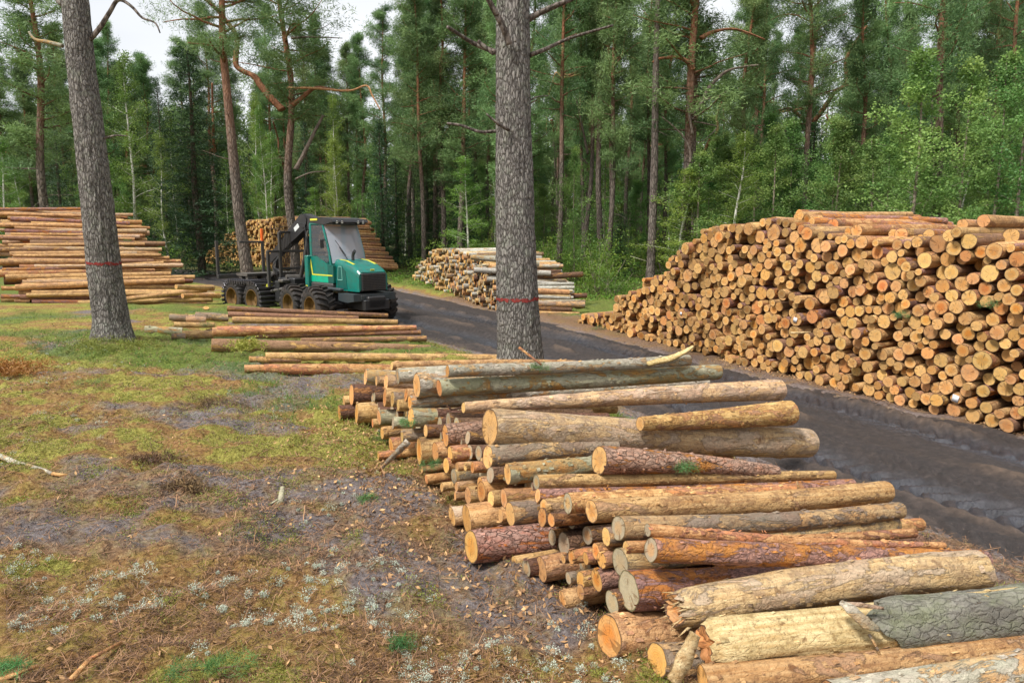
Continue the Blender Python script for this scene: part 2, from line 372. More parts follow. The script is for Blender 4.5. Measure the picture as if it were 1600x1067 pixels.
def trunk_material(name, low, low2, high, h0, h1, cell=9.0, lichen=.3, crack=(.035, .028, .024)):
    n = N(name, .9, .15); v = n.vec('luv', (1, 1, .30)); sep = n.n('ShaderNodeSeparateXYZ'); n.link(n.attr('luv', 'Vector'), sep.inputs[0])
    wv = n.n('ShaderNodeVectorMath', operation='ADD'); nz = n.n('ShaderNodeTexNoise'); nz.inputs['Scale'].default_value = 7; nz.inputs['Detail'].default_value = 5; nz.inputs['Roughness'].default_value = .7; n.link(v, nz.inputs['Vector'])
    sc_ = n.n('ShaderNodeVectorMath', operation='SCALE'); n.link(nz.outputs['Color'], sc_.inputs[0]); sc_.inputs['Scale'].default_value = .10
    n.link(v, wv.inputs[0]); n.link(sc_.outputs[0], wv.inputs[1])
    vd = n.voro(wv.outputs[0], cell); base = n.mix(n.ramp(n.noise(v, 9, 5, .65), [(.35, 0.), (.65, 1.)]), low, low2)
    hm = n.ramp(n.math('ADD', n.math('DIVIDE', n.math('SUBTRACT', sep.outputs['Z'], h0), max(.01, h1 - h0)), n.math('MULTIPLY', n.math('SUBTRACT', n.noise(v, 3, 4), .5), .5)), [(0, 0.), (1, 1.)])
    base = n.mix(n.math('MULTIPLY', n.ramp(n.noise(n.vec('luv', (1, 1, 1)), 5, 6, .7), [(.5, 0.), (.62, 1.)]), lichen), base, (.30, .33, .25))
    edge = n.math('MULTIPLY', n.ramp(vd, [(0, 1.), (.06, .7), (.16, 0.)]), n.ramp(n.noise(v, 14, 5, .7), [(.30, .35), (.5, 1.)])); base = n.mix(n.ramp(n.noise(v, 34, 6, .75), [(.36, .6), (.5, .0)]), base, tuple(k * .45 for k in low)); base = n.mix(n.ramp(n.noise(v, 22, 6, .75), [(.54, .0), (.68, .55)]), base, tuple(min(1, k * 1.5) for k in low2)); ch = n.mix(n.ramp(n.noise(v, 7, 4, .6), [(.4, 0.), (.6, 1.)]), high, tuple(k * .6 for k in high))
    base = n.mix(n.math('MULTIPLY', edge, .85), base, crack); c = n.mix(hm, base, ch)
    n.col(c); hh = n.math('ADD', n.ramp(vd, [(0, 0.), (.25, 1.)]), n.math('MULTIPLY', n.noise(v, 40, 4, .7), .5)); n.bump(hh, .9, .03); MAT[name] = n.m
trunk_material('trunk_hero', (.19, .172, .155), (.31, .285, .26), (.24, .19, .16), 30, 40, cell=23.0, lichen=.4, crack=(.04, .033, .03))
trunk_material('trunk_pine', (.15, .12, .10), (.21, .17, .14), (.33, .155, .085), 6, 13.0, cell=9.0, lichen=.2)
trunk_material('trunk_grey', (.14, .115, .10), (.22, .18, .155), (.24, .19, .155), 8, 16, cell=9.0, lichen=.2)
trunk_material('trunk_spruce', (.10, .075, .055), (.15, .115, .09), (.14, .10, .07), 5, 15, cell=9.0)
def birch_trunk():
    n = N('trunk_birch', .7, .2); v = n.vec('luv', (1, 1, 4)); f = n.ramp(n.noise(v, 5, 4, .6), [(.56, 0.), (.63, 1.)])
    n.col(n.mix(f, (.60, .58, .52), (.07, .06, .05))); MAT['trunk_birch'] = n.m
birch_trunk()
def alder():
    n = N('trunk_sapling', .8, .2); v = n.vec('luv', (1, 1, 2)); f = n.ramp(n.noise(v, 6, 4, .6), [(.4, 0.), (.6, 1.)])
    n.col(n.mix(f, (.30, .25, .19), (.16, .13, .10))); MAT['trunk_sapling'] = n.m
alder()
# ------------------------------------------------------------------ ground and road
CL = np.array([(16, -16), (11.4, -4), (8.6, 2.5), (6.1, 7.8), (3.7, 12.8), (1.1, 18.2), (-2.0, 23.5), (-5.4, 29), (-9.2, 34.5), (-14.0, 39.6), (-22, 44.5), (-34, 48), (-60, 52)], float)
def catmull(P, k=14):
    out = []
    for i in range(len(P) - 1):
        p0, p1, p2, p3 = P[max(0, i - 1)], P[i], P[i + 1], P[min(len(P) - 1, i + 2)]
        for t in np.arange(k) / k:
            out.append(.5 * ((2 * p1) + (-p0 + p2) * t + (2 * p0 - 5 * p1 + 4 * p2 - p3) * t * t + (-p0 + 3 * p1 - 3 * p2 + p3) * t ** 3))
    out.append(P[-1]); return np.array(out)
CC = catmull(CL)
CT = np.gradient(CC, axis=0); CT /= np.linalg.norm(CT, axis=1)[:, None]; CN = np.stack([CT[:, 1], -CT[:, 0]], 1)   # to the right of travel away
CS = np.concatenate([[0], np.cumsum(np.linalg.norm(np.diff(CC, axis=0), axis=1))])
def road_side(x, y):
    """signed distance from the road's middle: + towards the big right pile"""
    x = np.asarray(x, float).ravel(); y = np.asarray(y, float).ravel(); best = np.full(x.shape, 1e9); sg = np.zeros(x.shape); hw = np.zeros(x.shape)
    for i in range(0, len(CC)):
        dx, dy = x - CC[i, 0], y - CC[i, 1]; d = np.hypot(dx, dy); m = d < best
        best = np.where(m, d, best); sg = np.where(m, np.sign(dx * CN[i, 0] + dy * CN[i, 1]), sg); hw = np.where(m, half_width(CS[i]), hw)
    return best * sg, hw
def half_width(s):
    return 2.25 + .9 * float(smooth(36, 46, s))
def base_z(x, y):
    x = np.asarray(x, float); shp = x.shape; s, hw = road_side(x, y); s = s.reshape(shp); hw = hw.reshape(shp); y = np.asarray(y, float)
    z = -.33 + .33 * smooth(hw - .2, hw + 1.7, -s) + .28 * smooth(5.5, 11, -s) * (1 - smooth(22, 30, y))
    z = z + .08 * smooth(hw - .1, hw + .8, s) + .2 * smooth(hw + 5, hw + 16, s)
    return z + .70 * smooth(26, 52, y)
def ground_z(x, y, detail=True):
    z = base_z(x, y)
    x = np.asarray(x, float); y = np.asarray(y, float); s, hw = road_side(x, y); s = s.reshape(x.shape); hw = hw.reshape(x.shape)
    off = smooth(hw + .2, hw + 1.2, np.abs(s))
    z = z + off * .05 * fbm(x * .7, y * .7, 0, 3, 3)
    if detail:
        b = fbm(x * 2.6, y * 2.6, 0, 9, 4); z = z + (.35 + .65 * off) * (.10 * b + .075 * np.clip(fbm(x * 6, y * 6, 0, 21, 3), -.2, 1))
    mound = np.exp(-((x + 8.7) ** 2 + (y - 14.2) ** 2) / 2.2); z = z + .10 * mound
    return z - .30 * (1 - smooth(hw - .7, hw - .1, np.abs(s)))
def gz(x, y):
    return float(ground_z(np.array([x]), np.array([y]), False)[0])
def G(px, py, dz=0.0):
    """world point where the ray through a photo pixel meets the ground"""
    d = ray(px, py); Y = 10.0
    for _ in range(25):
        p = Vector((0, 0, HC)) + d * (Y / d.y); z = gz(p.x, p.y) + dz
        Yn = (HC - z) / (-d.z / d.y) if d.z < -1e-4 else 80; Y = .6 * Y + .4 * min(Yn, 90)
    return Vector((0, 0, HC)) + d * (Y / d.y)

def axis(fine0, fine1, st, lo, hi, g):
    a = list(np.arange(fine0, fine1, st)); s = st
    while a[-1] < hi: s *= g; a.append(a[-1] + s)
    b = []; s = st; x = fine0
    while x > lo: s *= g; x -= s; b.append(x)
    return np.array(b[::-1] + a)
def moss_mask(x, y):
    x = np.asarray(x, float); y = np.asarray(y, float)
    f = .5 * fbm(x * .8 + 7, y * .95, 0, 52, 4) + .95 * fbm(x * 3.1, y * 3.6, 0, 58, 4) - .25 * np.exp(-((y - 3.8) / .7) ** 2) + .12 * smooth(5.5, 9, y) - .22 * np.exp(-((y - 5.3 - .1 * x) / 1.0) ** 2) - .12 * smooth(-2.5, 0, x) + .3 * np.exp(-((x + 8.7) ** 2 + (y - 13.6) ** 2) / 6) + .22 * np.exp(-((x + 2.2) ** 2 + (y - 9.4) ** 2) / 2.5)
    return smooth(.0, .2, f)
def ground_material():
    n = N('forest_floor', .92, .15); v = n.vec('Object', rnd=False)
    big = n.noise(v, .55, 6, .62, .4); mid = n.noise(v, 2.3, 8, .66, .3); fine = n.noise(v, 22, 8, .75); vf = n.noise(v, 90, 5, .7)
    lit = n.ramp(fine, [(.28, (.05, .03, .016)), (.43, (.19, .10, .038)), (.55, (.32, .18, .07)), (.66, (.38, .29, .13)), (.8, (.17, .12, .045))]); lit = n.mix(n.ramp(n.noise(v, 4.5, 6, .7), [(.45, 0.), (.6, .7)]), lit, n.ramp(fine, [(.3, (.07, .05, .015)), (.5, (.27, .21, .05)), (.7, (.40, .34, .10))]))
    soil = n.ramp(fine, [(.3, (.07, .055, .055)), (.5, (.18, .15, .145)), (.7, (.33, .29, .28))])
    moss = n.ramp(fine, [(.25, (.07, .06, .012)), (.42, (.19, .17, .035)), (.58, (.36, .34, .08)), (.75, (.26, .18, .07))])
    grn = n.ramp(fine, [(.3, (.04, .08, .015)), (.7, (.15, .24, .05))])
    tn = n.attr('tone'); mm = n.math('MULTIPLY', tn, -1.0); mm = n.math('ADD', mm, n.math('MULTIPLY', n.math('SUBTRACT', mid, .5), 1.1))
    c = n.mix(n.ramp(mm, [(.35, 0.), (.7, .9)]), lit, moss)
    c = n.mix(n.math('MAXIMUM', tn, 0.0), c, n.mix(n.ramp(mid, [(.46, 0.), (.6, .7)]), soil, lit))
    sx = n.n('ShaderNodeSeparateXYZ'); n.link(n.attr('luv', 'Vector'), sx.inputs[0])   # luv of the ground: x grassy, y forest litter, z chips
    c = n.mix(sx.outputs['X'], c, grn)
    c = n.mix(sx.outputs['Y'], c, n.ramp(fine, [(.3, (.035, .03, .015)), (.5, (.10, .10, .035)), (.7, (.14, .16, .05))]))
    c = n.mix(sx.outputs['Z'], c, n.ramp(n.noise(v, 48, 4, .8), [(.3, (.05, .035, .025)), (.52, (.17, .10, .06)), (.62, (.42, .25, .13)), (.8, (.14, .08, .05))]))
    c = n.mix(n.ramp(vf, [(.52, 0.), (.68, .6)]), c, (.035, .022, .014)); c = n.mix(n.ramp(n.noise(v, 9, 6, .75), [(.30, .75), (.42, 0.)]), c, (.05, .033, .02))
    n.col(c); n.bump(n.math('ADD', fine, n.math('MULTIPLY', vf, .7)), .9, .03); MAT['forest_floor'] = n.m
ground_material()
xs = axis(-9, 8, .062, -160, 160, 1.09); ys = axis(2.4, 15, .062, -40, 320, 1.028)
GX, GY = np.meshgrid(xs, ys)
gzv = ground_z(GX, GY)
gs, ghw = road_side(GX, GY); gs = gs.reshape(GX.shape); ghw = ghw.reshape(GX.shape)
soil = smooth(-.02, .2, fbm(GX * .55 + 3, GY * .9, 0, 44, 4) + .55 * np.exp(-((GY - 5.3 - .1 * GX) / 1.1) ** 2) - .18 + .3 * np.exp(-(np.abs(gs + ghw) / .8) ** 2))
soil = np.maximum(soil, 1 - smooth(ghw, ghw + .6, np.abs(gs)))
grassy = smooth(.1, .4, fbm(GX * .35, GY * .3, 0, 71, 3) + .35 * smooth(20, 30, GY) + .1 * smooth(9, 12, GY)) * .75 * smooth(ghw + .3, ghw + 1.3, np.abs(gs)) * smooth(7, 13, GY)
forest = smooth(38, 46, GY + .4 * GX * (GX > 0)) + smooth(ghw + 5.5, ghw + 8, gs) * smooth(0, 10, GY); forest = np.clip(forest, 0, 1)
chips = np.exp(-((gs - ghw - .7) / .75) ** 2) * (GY < 32) * .95
mb = MB(); ny, nx = GX.shape
i, j = np.meshgrid(np.arange(ny - 1), np.arange(nx - 1), indexing='ij')
mb.add(np.stack([GX, GY, gzv], -1).reshape(-1, 3), np.stack([i * nx + j, i * nx + j + 1, (i + 1) * nx + j + 1, (i + 1) * nx + j], -1).reshape(-1, 4),
       tone=(soil - moss_mask(GX, GY) * (1 - soil)).ravel(), luv=np.stack([grassy, forest, chips], -1).reshape(-1, 3))
tag(mb.build('ground', MAT['forest_floor']), kind='structure')

# the muddy haul road: a ribbon of its own with ruts and tyre lugs
def road_material():
    n = N('road_mud', .6, .6); v = n.vec('Object', rnd=False); t = n.attr('tone')
    fine = n.noise(v, 9, 9, .72, .5); f2 = n.noise(v, 60, 4, .7); big = n.noise(v, 1.1, 4, .6)
    mud = n.ramp(fine, [(.3, (.011, .0075, .006)), (.5, (.024, .016, .013)), (.64, (.045, .031, .025)), (.76, (.085, .062, .050))])
    wet_sheen = n.ramp(fine, [(.3, (.018, .018, .023)), (.5, (.032, .033, .042)), (.7, (.060, .064, .080))])  # wet rut mud, with the bluish sheen put into its colour
    c = n.mix(n.math('MULTIPLY', t, n.ramp(big, [(.3, .5), (.6, 1.)])), mud, wet_sheen)
    c = n.mix(n.ramp(n.noise(v, 55, 3, .7), [(.66, 0.), (.72, .6)]), c, (.22, .16, .12))
    c = n.mix(n.attr('luv', 'Fac'), c, n.ramp(fine, [(.3, (.06, .04, .028)), (.6, (.17, .11, .07)), (.75, (.30, .19, .11))]))
    n.col(c); n.link(n.ramp(n.math('ADD', t, n.math('MULTIPLY', n.math('SUBTRACT', fine, .5), .8)), [(.2, .85), (.9, .40)]), n.b.inputs['Roughness'])
    n.bump(n.math('ADD', fine, n.math('MULTIPLY', f2, .5)), .8, .025); MAT['road_mud'] = n.m
road_material()
st = [12.0]
while st[-1] < CS[-1] - 2:
    d = np.interp(st[-1], CS, CC[:, 1]); st.append(st[-1] + (.035 if 3 < d < 17 else .09 if d < 30 and d > 2 else .25))
st = np.array(st); lat = np.arange(-4.2, 4.21, .045)
px_, py_ = np.interp(st, CS, CC[:, 0]), np.interp(st, CS, CC[:, 1]); nx_, ny_ = np.interp(st, CS, CN[:, 0]), np.interp(st, CS, CN[:, 1])
ST, LA = np.meshgrid(st, lat, indexing='ij'); RX = px_[:, None] + nx_[:, None] * LA; RY = py_[:, None] + ny_[:, None] * LA
hw = np.array([half_width(k) for k in st])[:, None]
wv = .16 * fbm(ST * .22, ST * 0, 0, 5, 3)
def rut(c0, w, ph, per, sl, amp, deep):
    u = (LA - c0 - wv * 1.5 - .05 * fbm(ST * 1.3, 3, 0, 7, 2)) / w; m = np.exp(-np.abs(u) ** 2.6)
    lug = np.abs(((ST / per + np.abs(u) * sl + ph + .5 * fbm(ST * .7, LA * 1.2, 0, 77 + int(ph * 10), 3)) % 1) * 2 - 1); k = smooth(-.35, .2, fbm(ST * .45, c0, 0, 90 + int(ph * 10), 3))
    return m, -deep * m + amp * m * smooth(.3, .62, lug) * (.25 + .75 * k)
H = np.zeros_like(ST); W = np.zeros_like(ST)
for c0, w, ph, per, sl, amp, deep in ((-1.2, .40, 0, .27, 1.2, .075, .13), (1.2, .40, .4, .27, -1.2, .075, .13), (-.48, .34, .2, .25, 1.5, .05, .03), (.5, .32, .7, .25, -1.5, .05, .03), (1.95, .3, .1, .27, 1.3, .05, .04), (-2.05, .3, .1, .25, 1.3, .05, .04)):
    m, h = rut(c0, w, ph, per, sl, amp, deep); H += h; W = np.maximum(W, m * (1 if abs(c0) == 1.2 else .12))
ridge = np.exp(-((LA - wv * 1.5 + .02) / .13) ** 2) + .8 * np.exp(-((np.abs(LA - wv * 1.5) - 1.66) / .12) ** 2); ridge = ridge * smooth(-.3, .25, fbm(ST * 1.2, LA * 2, 0, 47, 3))
H += .045 * fbm(ST * 1.1, LA * 3.2, 0, 31, 4) + .035 * np.abs(fbm(ST * 4.5, LA * 6, 0, 61, 4)) + .09 * ridge
edge = hw + .5 * fbm(ST * .8, LA * .3 + 5, 0, 13, 4)
fall = smooth(edge - .5, edge + .55, np.abs(LA))
zz = base_z(RX.ravel(), RY.ravel()).reshape(RX.shape)
RZ = zz + H * (1 - fall * .7) + .02 - .16 * fall - .5 * smooth(edge + .5, edge + 1.1, np.abs(LA))
mb = MB(); n0, n1 = RX.shape; i, j = np.meshgrid(np.arange(n0 - 1), np.arange(n1 - 1), indexing='ij')
wet_sheen = W * (.45 + .55 * smooth(-.25, .3, fbm(ST * .5, LA * 1.2, 0, 19, 3) + .1)); dry = np.maximum(fall * .9, ridge * .45)
mb.add(np.stack([RX, RY, RZ], -1).reshape(-1, 3), np.stack([i * n1 + j, (i + 1) * n1 + j, (i + 1) * n1 + j + 1, i * n1 + j + 1], -1).reshape(-1, 4), tone=wet_sheen.ravel(), luv=np.repeat(dry.reshape(-1, 1), 3, 1))
tag(mb.build('road', MAT['road_mud']), kind='structure')

# ------------------------------------------------------------------ logs
def log_frame(p0, p1):
    p0, p1 = Vector(p0), Vector(p1); x = (p1 - p0).normalized(); y = Vector((0, 0, 1)).cross(x).normalized(); z = x.cross(y)
    M = Matrix((x, y, z)).transposed().to_4x4(); M.translation = p0; return M
def log_geo(L, r0, r1, sides=24, seed=0, bend=.02, lump=.05, step=.12, knots=3, ragged=0.0, ridge=0.0):
    """bark surface and the outline of its two ends, along local +X"""
    n = max(4, int(L / step)); x = np.linspace(0, L, n); th = np.arange(sides) * 2 * math.pi / sides
    r = r0 + (r1 - r0) * x / L; c, s = np.cos(th), np.sin(th)
    X = np.repeat(x[:, None], sides, 1)
    R = r[:, None] * (1 + lump * fbm(X * 1.3 + seed * 3.1, c[None] * 1.1 + seed, s[None] * 1.1, seed, 3) + lump * .5 * vnoise(X * 5, c[None] * 3, s[None] * 3 + seed, seed + 5))
    rr = np.random.default_rng(seed)
    for k in range(knots):
        kx, kt = rr.uniform(.1, .95) * L, rr.uniform(0, 6.28); dth = np.abs((th - kt + math.pi) % (2 * math.pi) - math.pi) * r0
        R = R + r0 * .12 * np.exp(-((x[:, None] - kx) ** 2 + dth[None] ** 2) / (.035 ** 2 + (r0 * .25) ** 2))
    if ridge: R = R * (1 + ridge * fbm(X * .9 + seed, c[None] * 6, s[None] * 6, seed + 9, 3) + ridge * .6 * np.round(1.6 * fbm(X * .5, c[None] * 2.6, s[None] * 2.6, seed + 3, 2)) / 1.6)
    if step < .2:
        R[0] *= .985; R[-1] *= .97
    by = bend * np.sin(x / L * math.pi) * rr.uniform(-1, 1); bz = bend * np.sin(x / L * math.pi) * rr.uniform(-.6, .6)
    tilt = rr.uniform(-.08, .08, 2)
    if ragged:
        X[0] += ragged * np.abs(fbm(c * 2.7, s * 2.7, seed, seed, 3)) * 2.2 - ragged * .4
        X[1] = np.maximum(X[1], X[0] + .01)
        R[0] *= .82
    else:
        X[0] += tilt[0] * c * r0 + tilt[1] * s * r0
    Y = R * c[None] + by[:, None]; Z = R * s[None] + bz[:, None]
    V = np.stack([X, Y, Z], -1)
    i, j = np.meshgrid(np.arange(n - 1), np.arange(sides), indexing='ij'); j2 = (j + 1) % sides
    q = np.stack([i * sides + j, i * sides + j2, (i + 1) * sides + j2, (i + 1) * sides + j], -1).reshape(-1, 4)
    return V, q
def cap_geo(ring, flip=False, rough=0.0, seed=0, push=0.0):
    n = len(ring); c = ring.mean(0); out = []; luv = []; rings = [1.0, .92, .6, .3]
    th = np.arange(n) * 2 * math.pi / n
    for k in rings:
        v = c + (ring - c) * k
        if rough: v = v + np.array([1., 0, 0]) * (rough * fbm(np.cos(th) * 3 * k, np.sin(th) * 3 * k, seed, seed, 3) * (k < 1) + push * (1 - k))[:, None]
        out.append(v); luv.append(np.stack([np.cos(th) * k, np.sin(th) * k, 0 * th], 1))
    V = np.concatenate(out + [c[None] + (np.array([[push, 0, 0]]) if push else 0)]); U = np.concatenate(luv + [np.zeros((1, 3))]); q = []
    for a in range(3):
        for j in range(n):
            f = (a * n + j, (a + 1) * n + j, (a + 1) * n + (j + 1) % n, a * n + (j + 1) % n); q.append(f[::-1] if flip else f)
    t = [((3 * n + j, 4 * n, 3 * n + (j + 1) % n) if not flip else (3 * n + (j + 1) % n, 4 * n, 3 * n + j)) for j in range(n)]
    return V, q, t, U
def log_meshes(name, L, r0, r1, bark, cut, seed, sides=24, step=.12, **kw):
    V, q = log_geo(L, r0, r1, sides, seed, step=step, **{k: v for k, v in kw.items() if k in ('bend', 'lump', 'knots', 'ragged', 'ridge')})
    n = len(V); rag = kw.get('ragged', 0)
    b = MB(); P = V.reshape(-1, 3); b.add(P, q, luv=P + seed * 1.37, tone=.5)
    cv, cq, ct, cu = cap_geo(V[-1], True); b.add(cv, cq, ct, mat=1, luv=cu, tone=.4)
    rr = np.random.default_rng(seed + 99)
    for _ in range(kw.get('stubs', 0)):
        kx, kt = rr.uniform(.1, .9) * L, rr.uniform(.2, 2.9); rl = r0 + (r1 - r0) * kx / L
        p0 = np.array([kx, math.cos(kt) * rl * .8, math.sin(kt) * rl * .8]); d = np.array([rr.uniform(-.3, .5), math.cos(kt), math.sin(kt)])
        b.tube([p0, p0 + d * rl * .35, p0 + d * rl * rr.uniform(.4, .75)], [rl * .14, rl * .1, rl * .07], 6, luvoff=seed)
    nf = kw.get('flakes', 0)
    if nf:
        fx, ft = rr.uniform(.02, .97, nf) * L, rr.uniform(0, 6.28, nf); rl = (r0 + (r1 - r0) * fx / L) * 1.01; c_, s_ = np.cos(ft), np.sin(ft)
        i0 = np.clip((fx / L * (len(V) - 1)).astype(int), 0, len(V) - 1); j0 = (ft / (2 * math.pi) * V.shape[1]).astype(int) % V.shape[1]; Pf = V[i0, j0] + 0; Nf = np.stack([0 * c_, c_, s_], 1); Tf = np.stack([0 * c_, -s_, c_], 1)
        la, wa, up = rr.uniform(.008, .032, nf)[:, None], rr.uniform(.005, .016, nf)[:, None], rr.uniform(.002, .016, nf)[:, None]; X_ = np.array([[1., 0, 0]])
        Q = np.stack([Pf - X_ * la - Tf * wa, Pf - X_ * la * .6 + Tf * wa + Nf * up * .3, Pf + X_ * la + Tf * wa * .7 + Nf * up, Pf + X_ * la * .7 - Tf * wa + Nf * up * .8], 1).reshape(-1, 3)
        b.add(Q, np.arange(nf * 4).reshape(-1, 4), luv=Q + seed * 2.1, tone=np.repeat(rr.uniform(.1, 1, nf), 4))
    bm_ = b.mesh(name, [MAT[bark], MAT[cut]])
    e = MB(); cv, cq, ct, cu = cap_geo(V[0], False, kw.get('caprough', 0.0) + rag * .5, seed, rag * .6); e.add(cv, cq, ct, luv=cu, tone=rr.uniform(.3, .8))
    return bm_, e.mesh(name + '_end', [MAT[cut]])
LOGN = [0]
def put_log(name, p0, p1, r0, r1, bark, cut, label, group, cat='log', sides=24, **kw):
    LOGN[0] += 1; L = (Vector(p1) - Vector(p0)).length
    a, e = log_meshes(name, L, r0, r1, bark, cut, LOGN[0] * 7 + 3, sides, **kw)
    o = link(name, a); o.matrix_world = log_frame(p0, p1); tag(o, label, cat, group)
    kid(o, link('cut_end', e)); return o
def auto_labels(items, make, limit=30):
    """items: list of (obj, key, order); the make(key) text plus an ordinal among those with the same key"""
    by = {}
    for it in items: by.setdefault(it[1], []).append(it)
    for k, v in by.items():
        v.sort(key=lambda t: t[2])
        for n, (o, _, _) in enumerate(v):
            o['label'] = make(k, '' if len(v) == 1 else (ORD[n] if n < 30 else 'later'))
# ------------------------------------------------------------------ the front pile (every log its own object)
AZ = math.radians(66); DIR = Vector((math.sin(AZ), math.cos(AZ), 0))
def face_Y(px, py, out=0.0):
    d = ray(px, py); m = d.x / d.y; s = 0.0
    for _ in range(8):
        Y = (.556 + .558 * 4.24 + s * (.914 + .558 * .407)) / (m + .558); s = LEAN * max(0, HC + d.z / d.y * Y - .2)
    return Y - out
LEAN = .32
def front_point(px, py, dpx, Y=None):
    Y = Y or face_Y(px, py)
    for _ in range(6):
        p = at_depth(px, py, Y); r = dpx * .5 * mpp(p); g = gz(p.x, p.y) + r * .95
        if p.z < g:
            p = G(px, py, r * .95); Y = p.y; r = dpx * .5 * mpp(p)
    return p, r
def far_point(p0, px, py, dpx, az):
    d = ray(px, py); m = d.x / d.y; a = math.radians(az); dx, dy = math.sin(a), math.cos(a)
    L = (m * p0.y - p0.x) / (dx - m * dy); Y = p0.y + dy * L; p = at_depth(px, py, Y); r = dpx * .5 * mpp(p)
    return p, r
GF = 'sawn logs of the front pile'
# long logs: left end x, y, diameter, right end x, y, diameter (photo pixels), azimuth, bark, cut, label, extras
LONG = [
 (612,572,14, 900,569,12, 66,'bark_tan','cut_pale','thin peeled log along the back edge of the front pile, left of the pine',{}),
 (621,587,26, 905,574,20, 66,'bark_pale','cut_grey','silvery grey log at the back of the front pile, left of the mossy green log',{}),
 (699,580,20, 1076,563,17, 66,'bark_pale','cut_orange','pale log whose far tip is torn into a long upright splinter',{}),
 (686,606,27, 1122,581,24, 66,'bark_green','cut_orange','mossy green log lying across the top of the front pile before the big pine',{'knots':6}),
 (651,602,40, 800,594,34, 66,'bark_pale','cut_pale','short seen log with a wide pale oval end beside the mossy green log',{}),
 (640,629,22, 1102,597,23, 66,'bark_pale','cut_orange','long ash grey log just in front of the mossy green log',{}),
 (642,652,31, 800,640,26, 66,'bark_green','cut_orange','grey green log with a tilted oval end under the long ash grey log',{}),
 (724,637,17, 1218,609,33, 68,'bark_buff','cut_pale','long log turning purple brown towards its thick far end, behind the largest peeled log',{}),
 (765,667,58, 1262,692,46, 66,'bark_buff','cut_pale','largest smooth peeled log lying across the top of the front pile',{'knots':7,'lump':.035}),
 (1000,662,22, 1234,645,38, 62,'bark_orange','cut_pale','peeled orange log with a thick far end, just behind the largest peeled log',{}),
 (696,681,36, 860,672,32, 66,'bark_red','cut_orange','reddish log whose end shows twice, left of and under the largest peeled log',{}),
 (703,710,27, 860,697,25, 66,'bark_orange','cut_orange','orange peeled log below the reddish log at the left face of the front pile',{}),
 (762,714,38, 960,698,34, 66,'bark_grey','cut_pale','dark log directly beneath the left end of the largest peeled log',{}),
 (793,740,34, 1010,722,28, 66,'bark_green','cut_pale','grey green log with a pale round end, left of the red barked log',{}),
 (936,719,45, 1213,737,20, 68,'bark_red','cut_pale','red barked log with a clean ringed end under the middle of the largest peeled log',{'stubs':2}),
 (838,753,23, 1302,742,14, 68,'bark_tan','cut_grey','long thin pinkish log just before the red barked log, reaching the road',{'stubs':3}),
 (840,774,22, 1332,757,18, 68,'bark_purple','cut_pale','long purple pink log second before the red barked log',{'stubs':3}),
 (887,786,33, 1250,769,27, 67,'bark_orange','cut_grey','log with a grey oval end and a rusty body, behind the yellow peeled log',{}),
 (850,792,26, 960,785,24, 66,'bark_tan','cut_pale','short seen peeled log end left of the grey oval end',{}),
 (924,798,37, 1384,768,34, 66,'bark_tan','cut_pale','yellow peeled log with splinters at its near end, reaching to the road',{'stubs':2,'caprough':.01}),
 (1110,832,17, 1438,819,20, 66,'bark_orange','cut_orange','thin bright orange peeled log in the gap before the patchy grey log',{}),
 (966,825,38, 1406,797,26, 66,'bark_grey','cut_grey','patchy grey brown log with pale bare flakes, before the yellow peeled log',{'knots':5}),
 (1012,828,20, 1475,852,10, 74,'bark_orange','cut_grey','very thin flaky orange log tapering to a point by the road',{'stubs':5}),
 (1017,859,38, 1538,874,30, 74,'bark_purple','cut_grey','long purple barked log with a torn curl of bark on its side',{'stubs':4,'knots':6}),
 (736,854,52, 985,838,46, 66,'bark_red','cut_orange','log with thick red plated bark sticking out furthest at the left face',{'lump':.06}),
 (982,922,62, 1330,893,52, 66,'bark_purple','cut_grey','thick dark red log with a grey rimmed orange heart, before the long purple barked log',{'knots':5}),
 (951,994,66, 1180,975,60, 66,'bark_tan','cut_orange','thick tan log at the lower left of the front pile, resting on the moss',{}),
 (1026,1031,52, 1230,1012,46, 66,'bark_grey','cut_orange','log with a bright orange end low at the bottom edge, beside a split slab',{}),
 (1058,952,60, 1528,890,62, 74,'bark_buff','cut_pale','thick log with a shattered near end and a patch of red bark on its middle',{'ragged':.13,'knots':5,'ridge':.05}),
 (1102,1011,78, 1730,942,74, 82,'wood_split','cut_orange','thickest splintered yellow log with grey mossy bark left on its far half',{'lump':.08,'caprough':.03,'ragged':.05,'ridge':.16}),
 (1098,1063,48, 1620,1008,44, 80,'bark_tan','cut_orange','smooth tan log along the bottom edge, in front of the splintered yellow log',{'knots':5}),
 (1300,1092,56, 1760,1018,52, 80,'bark_pale','cut_pale','pale log in the bottom right corner with greenish bark',{}),
]
big = {}
for (x0,y0,d0,x1,y1,d1,az,bk,ct,lab,kw) in LONG:
    Y = 5.52 if x0 == 736 else (6.4 if x0 == 1000 else 5.0 if x0 == 1110 else 3.62 if x0 == 1102 else (3.42 if x0 == 1098 else (3.30 if x0 == 1300 else (3.9 if x0 == 1058 else None))))
    if x0 == 936: Y = 5.45
    p, r = front_point(x0, y0, d0, Y); q, r1 = far_point(p, x1, y1, d1, az)
    L = (q - p).length
    kw.setdefault('flakes', 110); kw.setdefault('bend', .045); kw.setdefault('lump', .065); SEED_ = (LOGN[0] + 1) * 7 + 3; big[x0] = (put_log('pine_log', p, q, r, r1, bk, ct, lab, GF, sides=40, step=.06, **kw), L, r, r1, SEED_, kw)
    print('LONG %5d L=%.2f r=%.3f/%.3f z=%.2f/%.2f Y=%.2f/%.2f clear=%.2f' % (x0, L, r, r1, p.z, q.z, p.y, q.y, q.z - r1 - gz(q.x, q.y)))
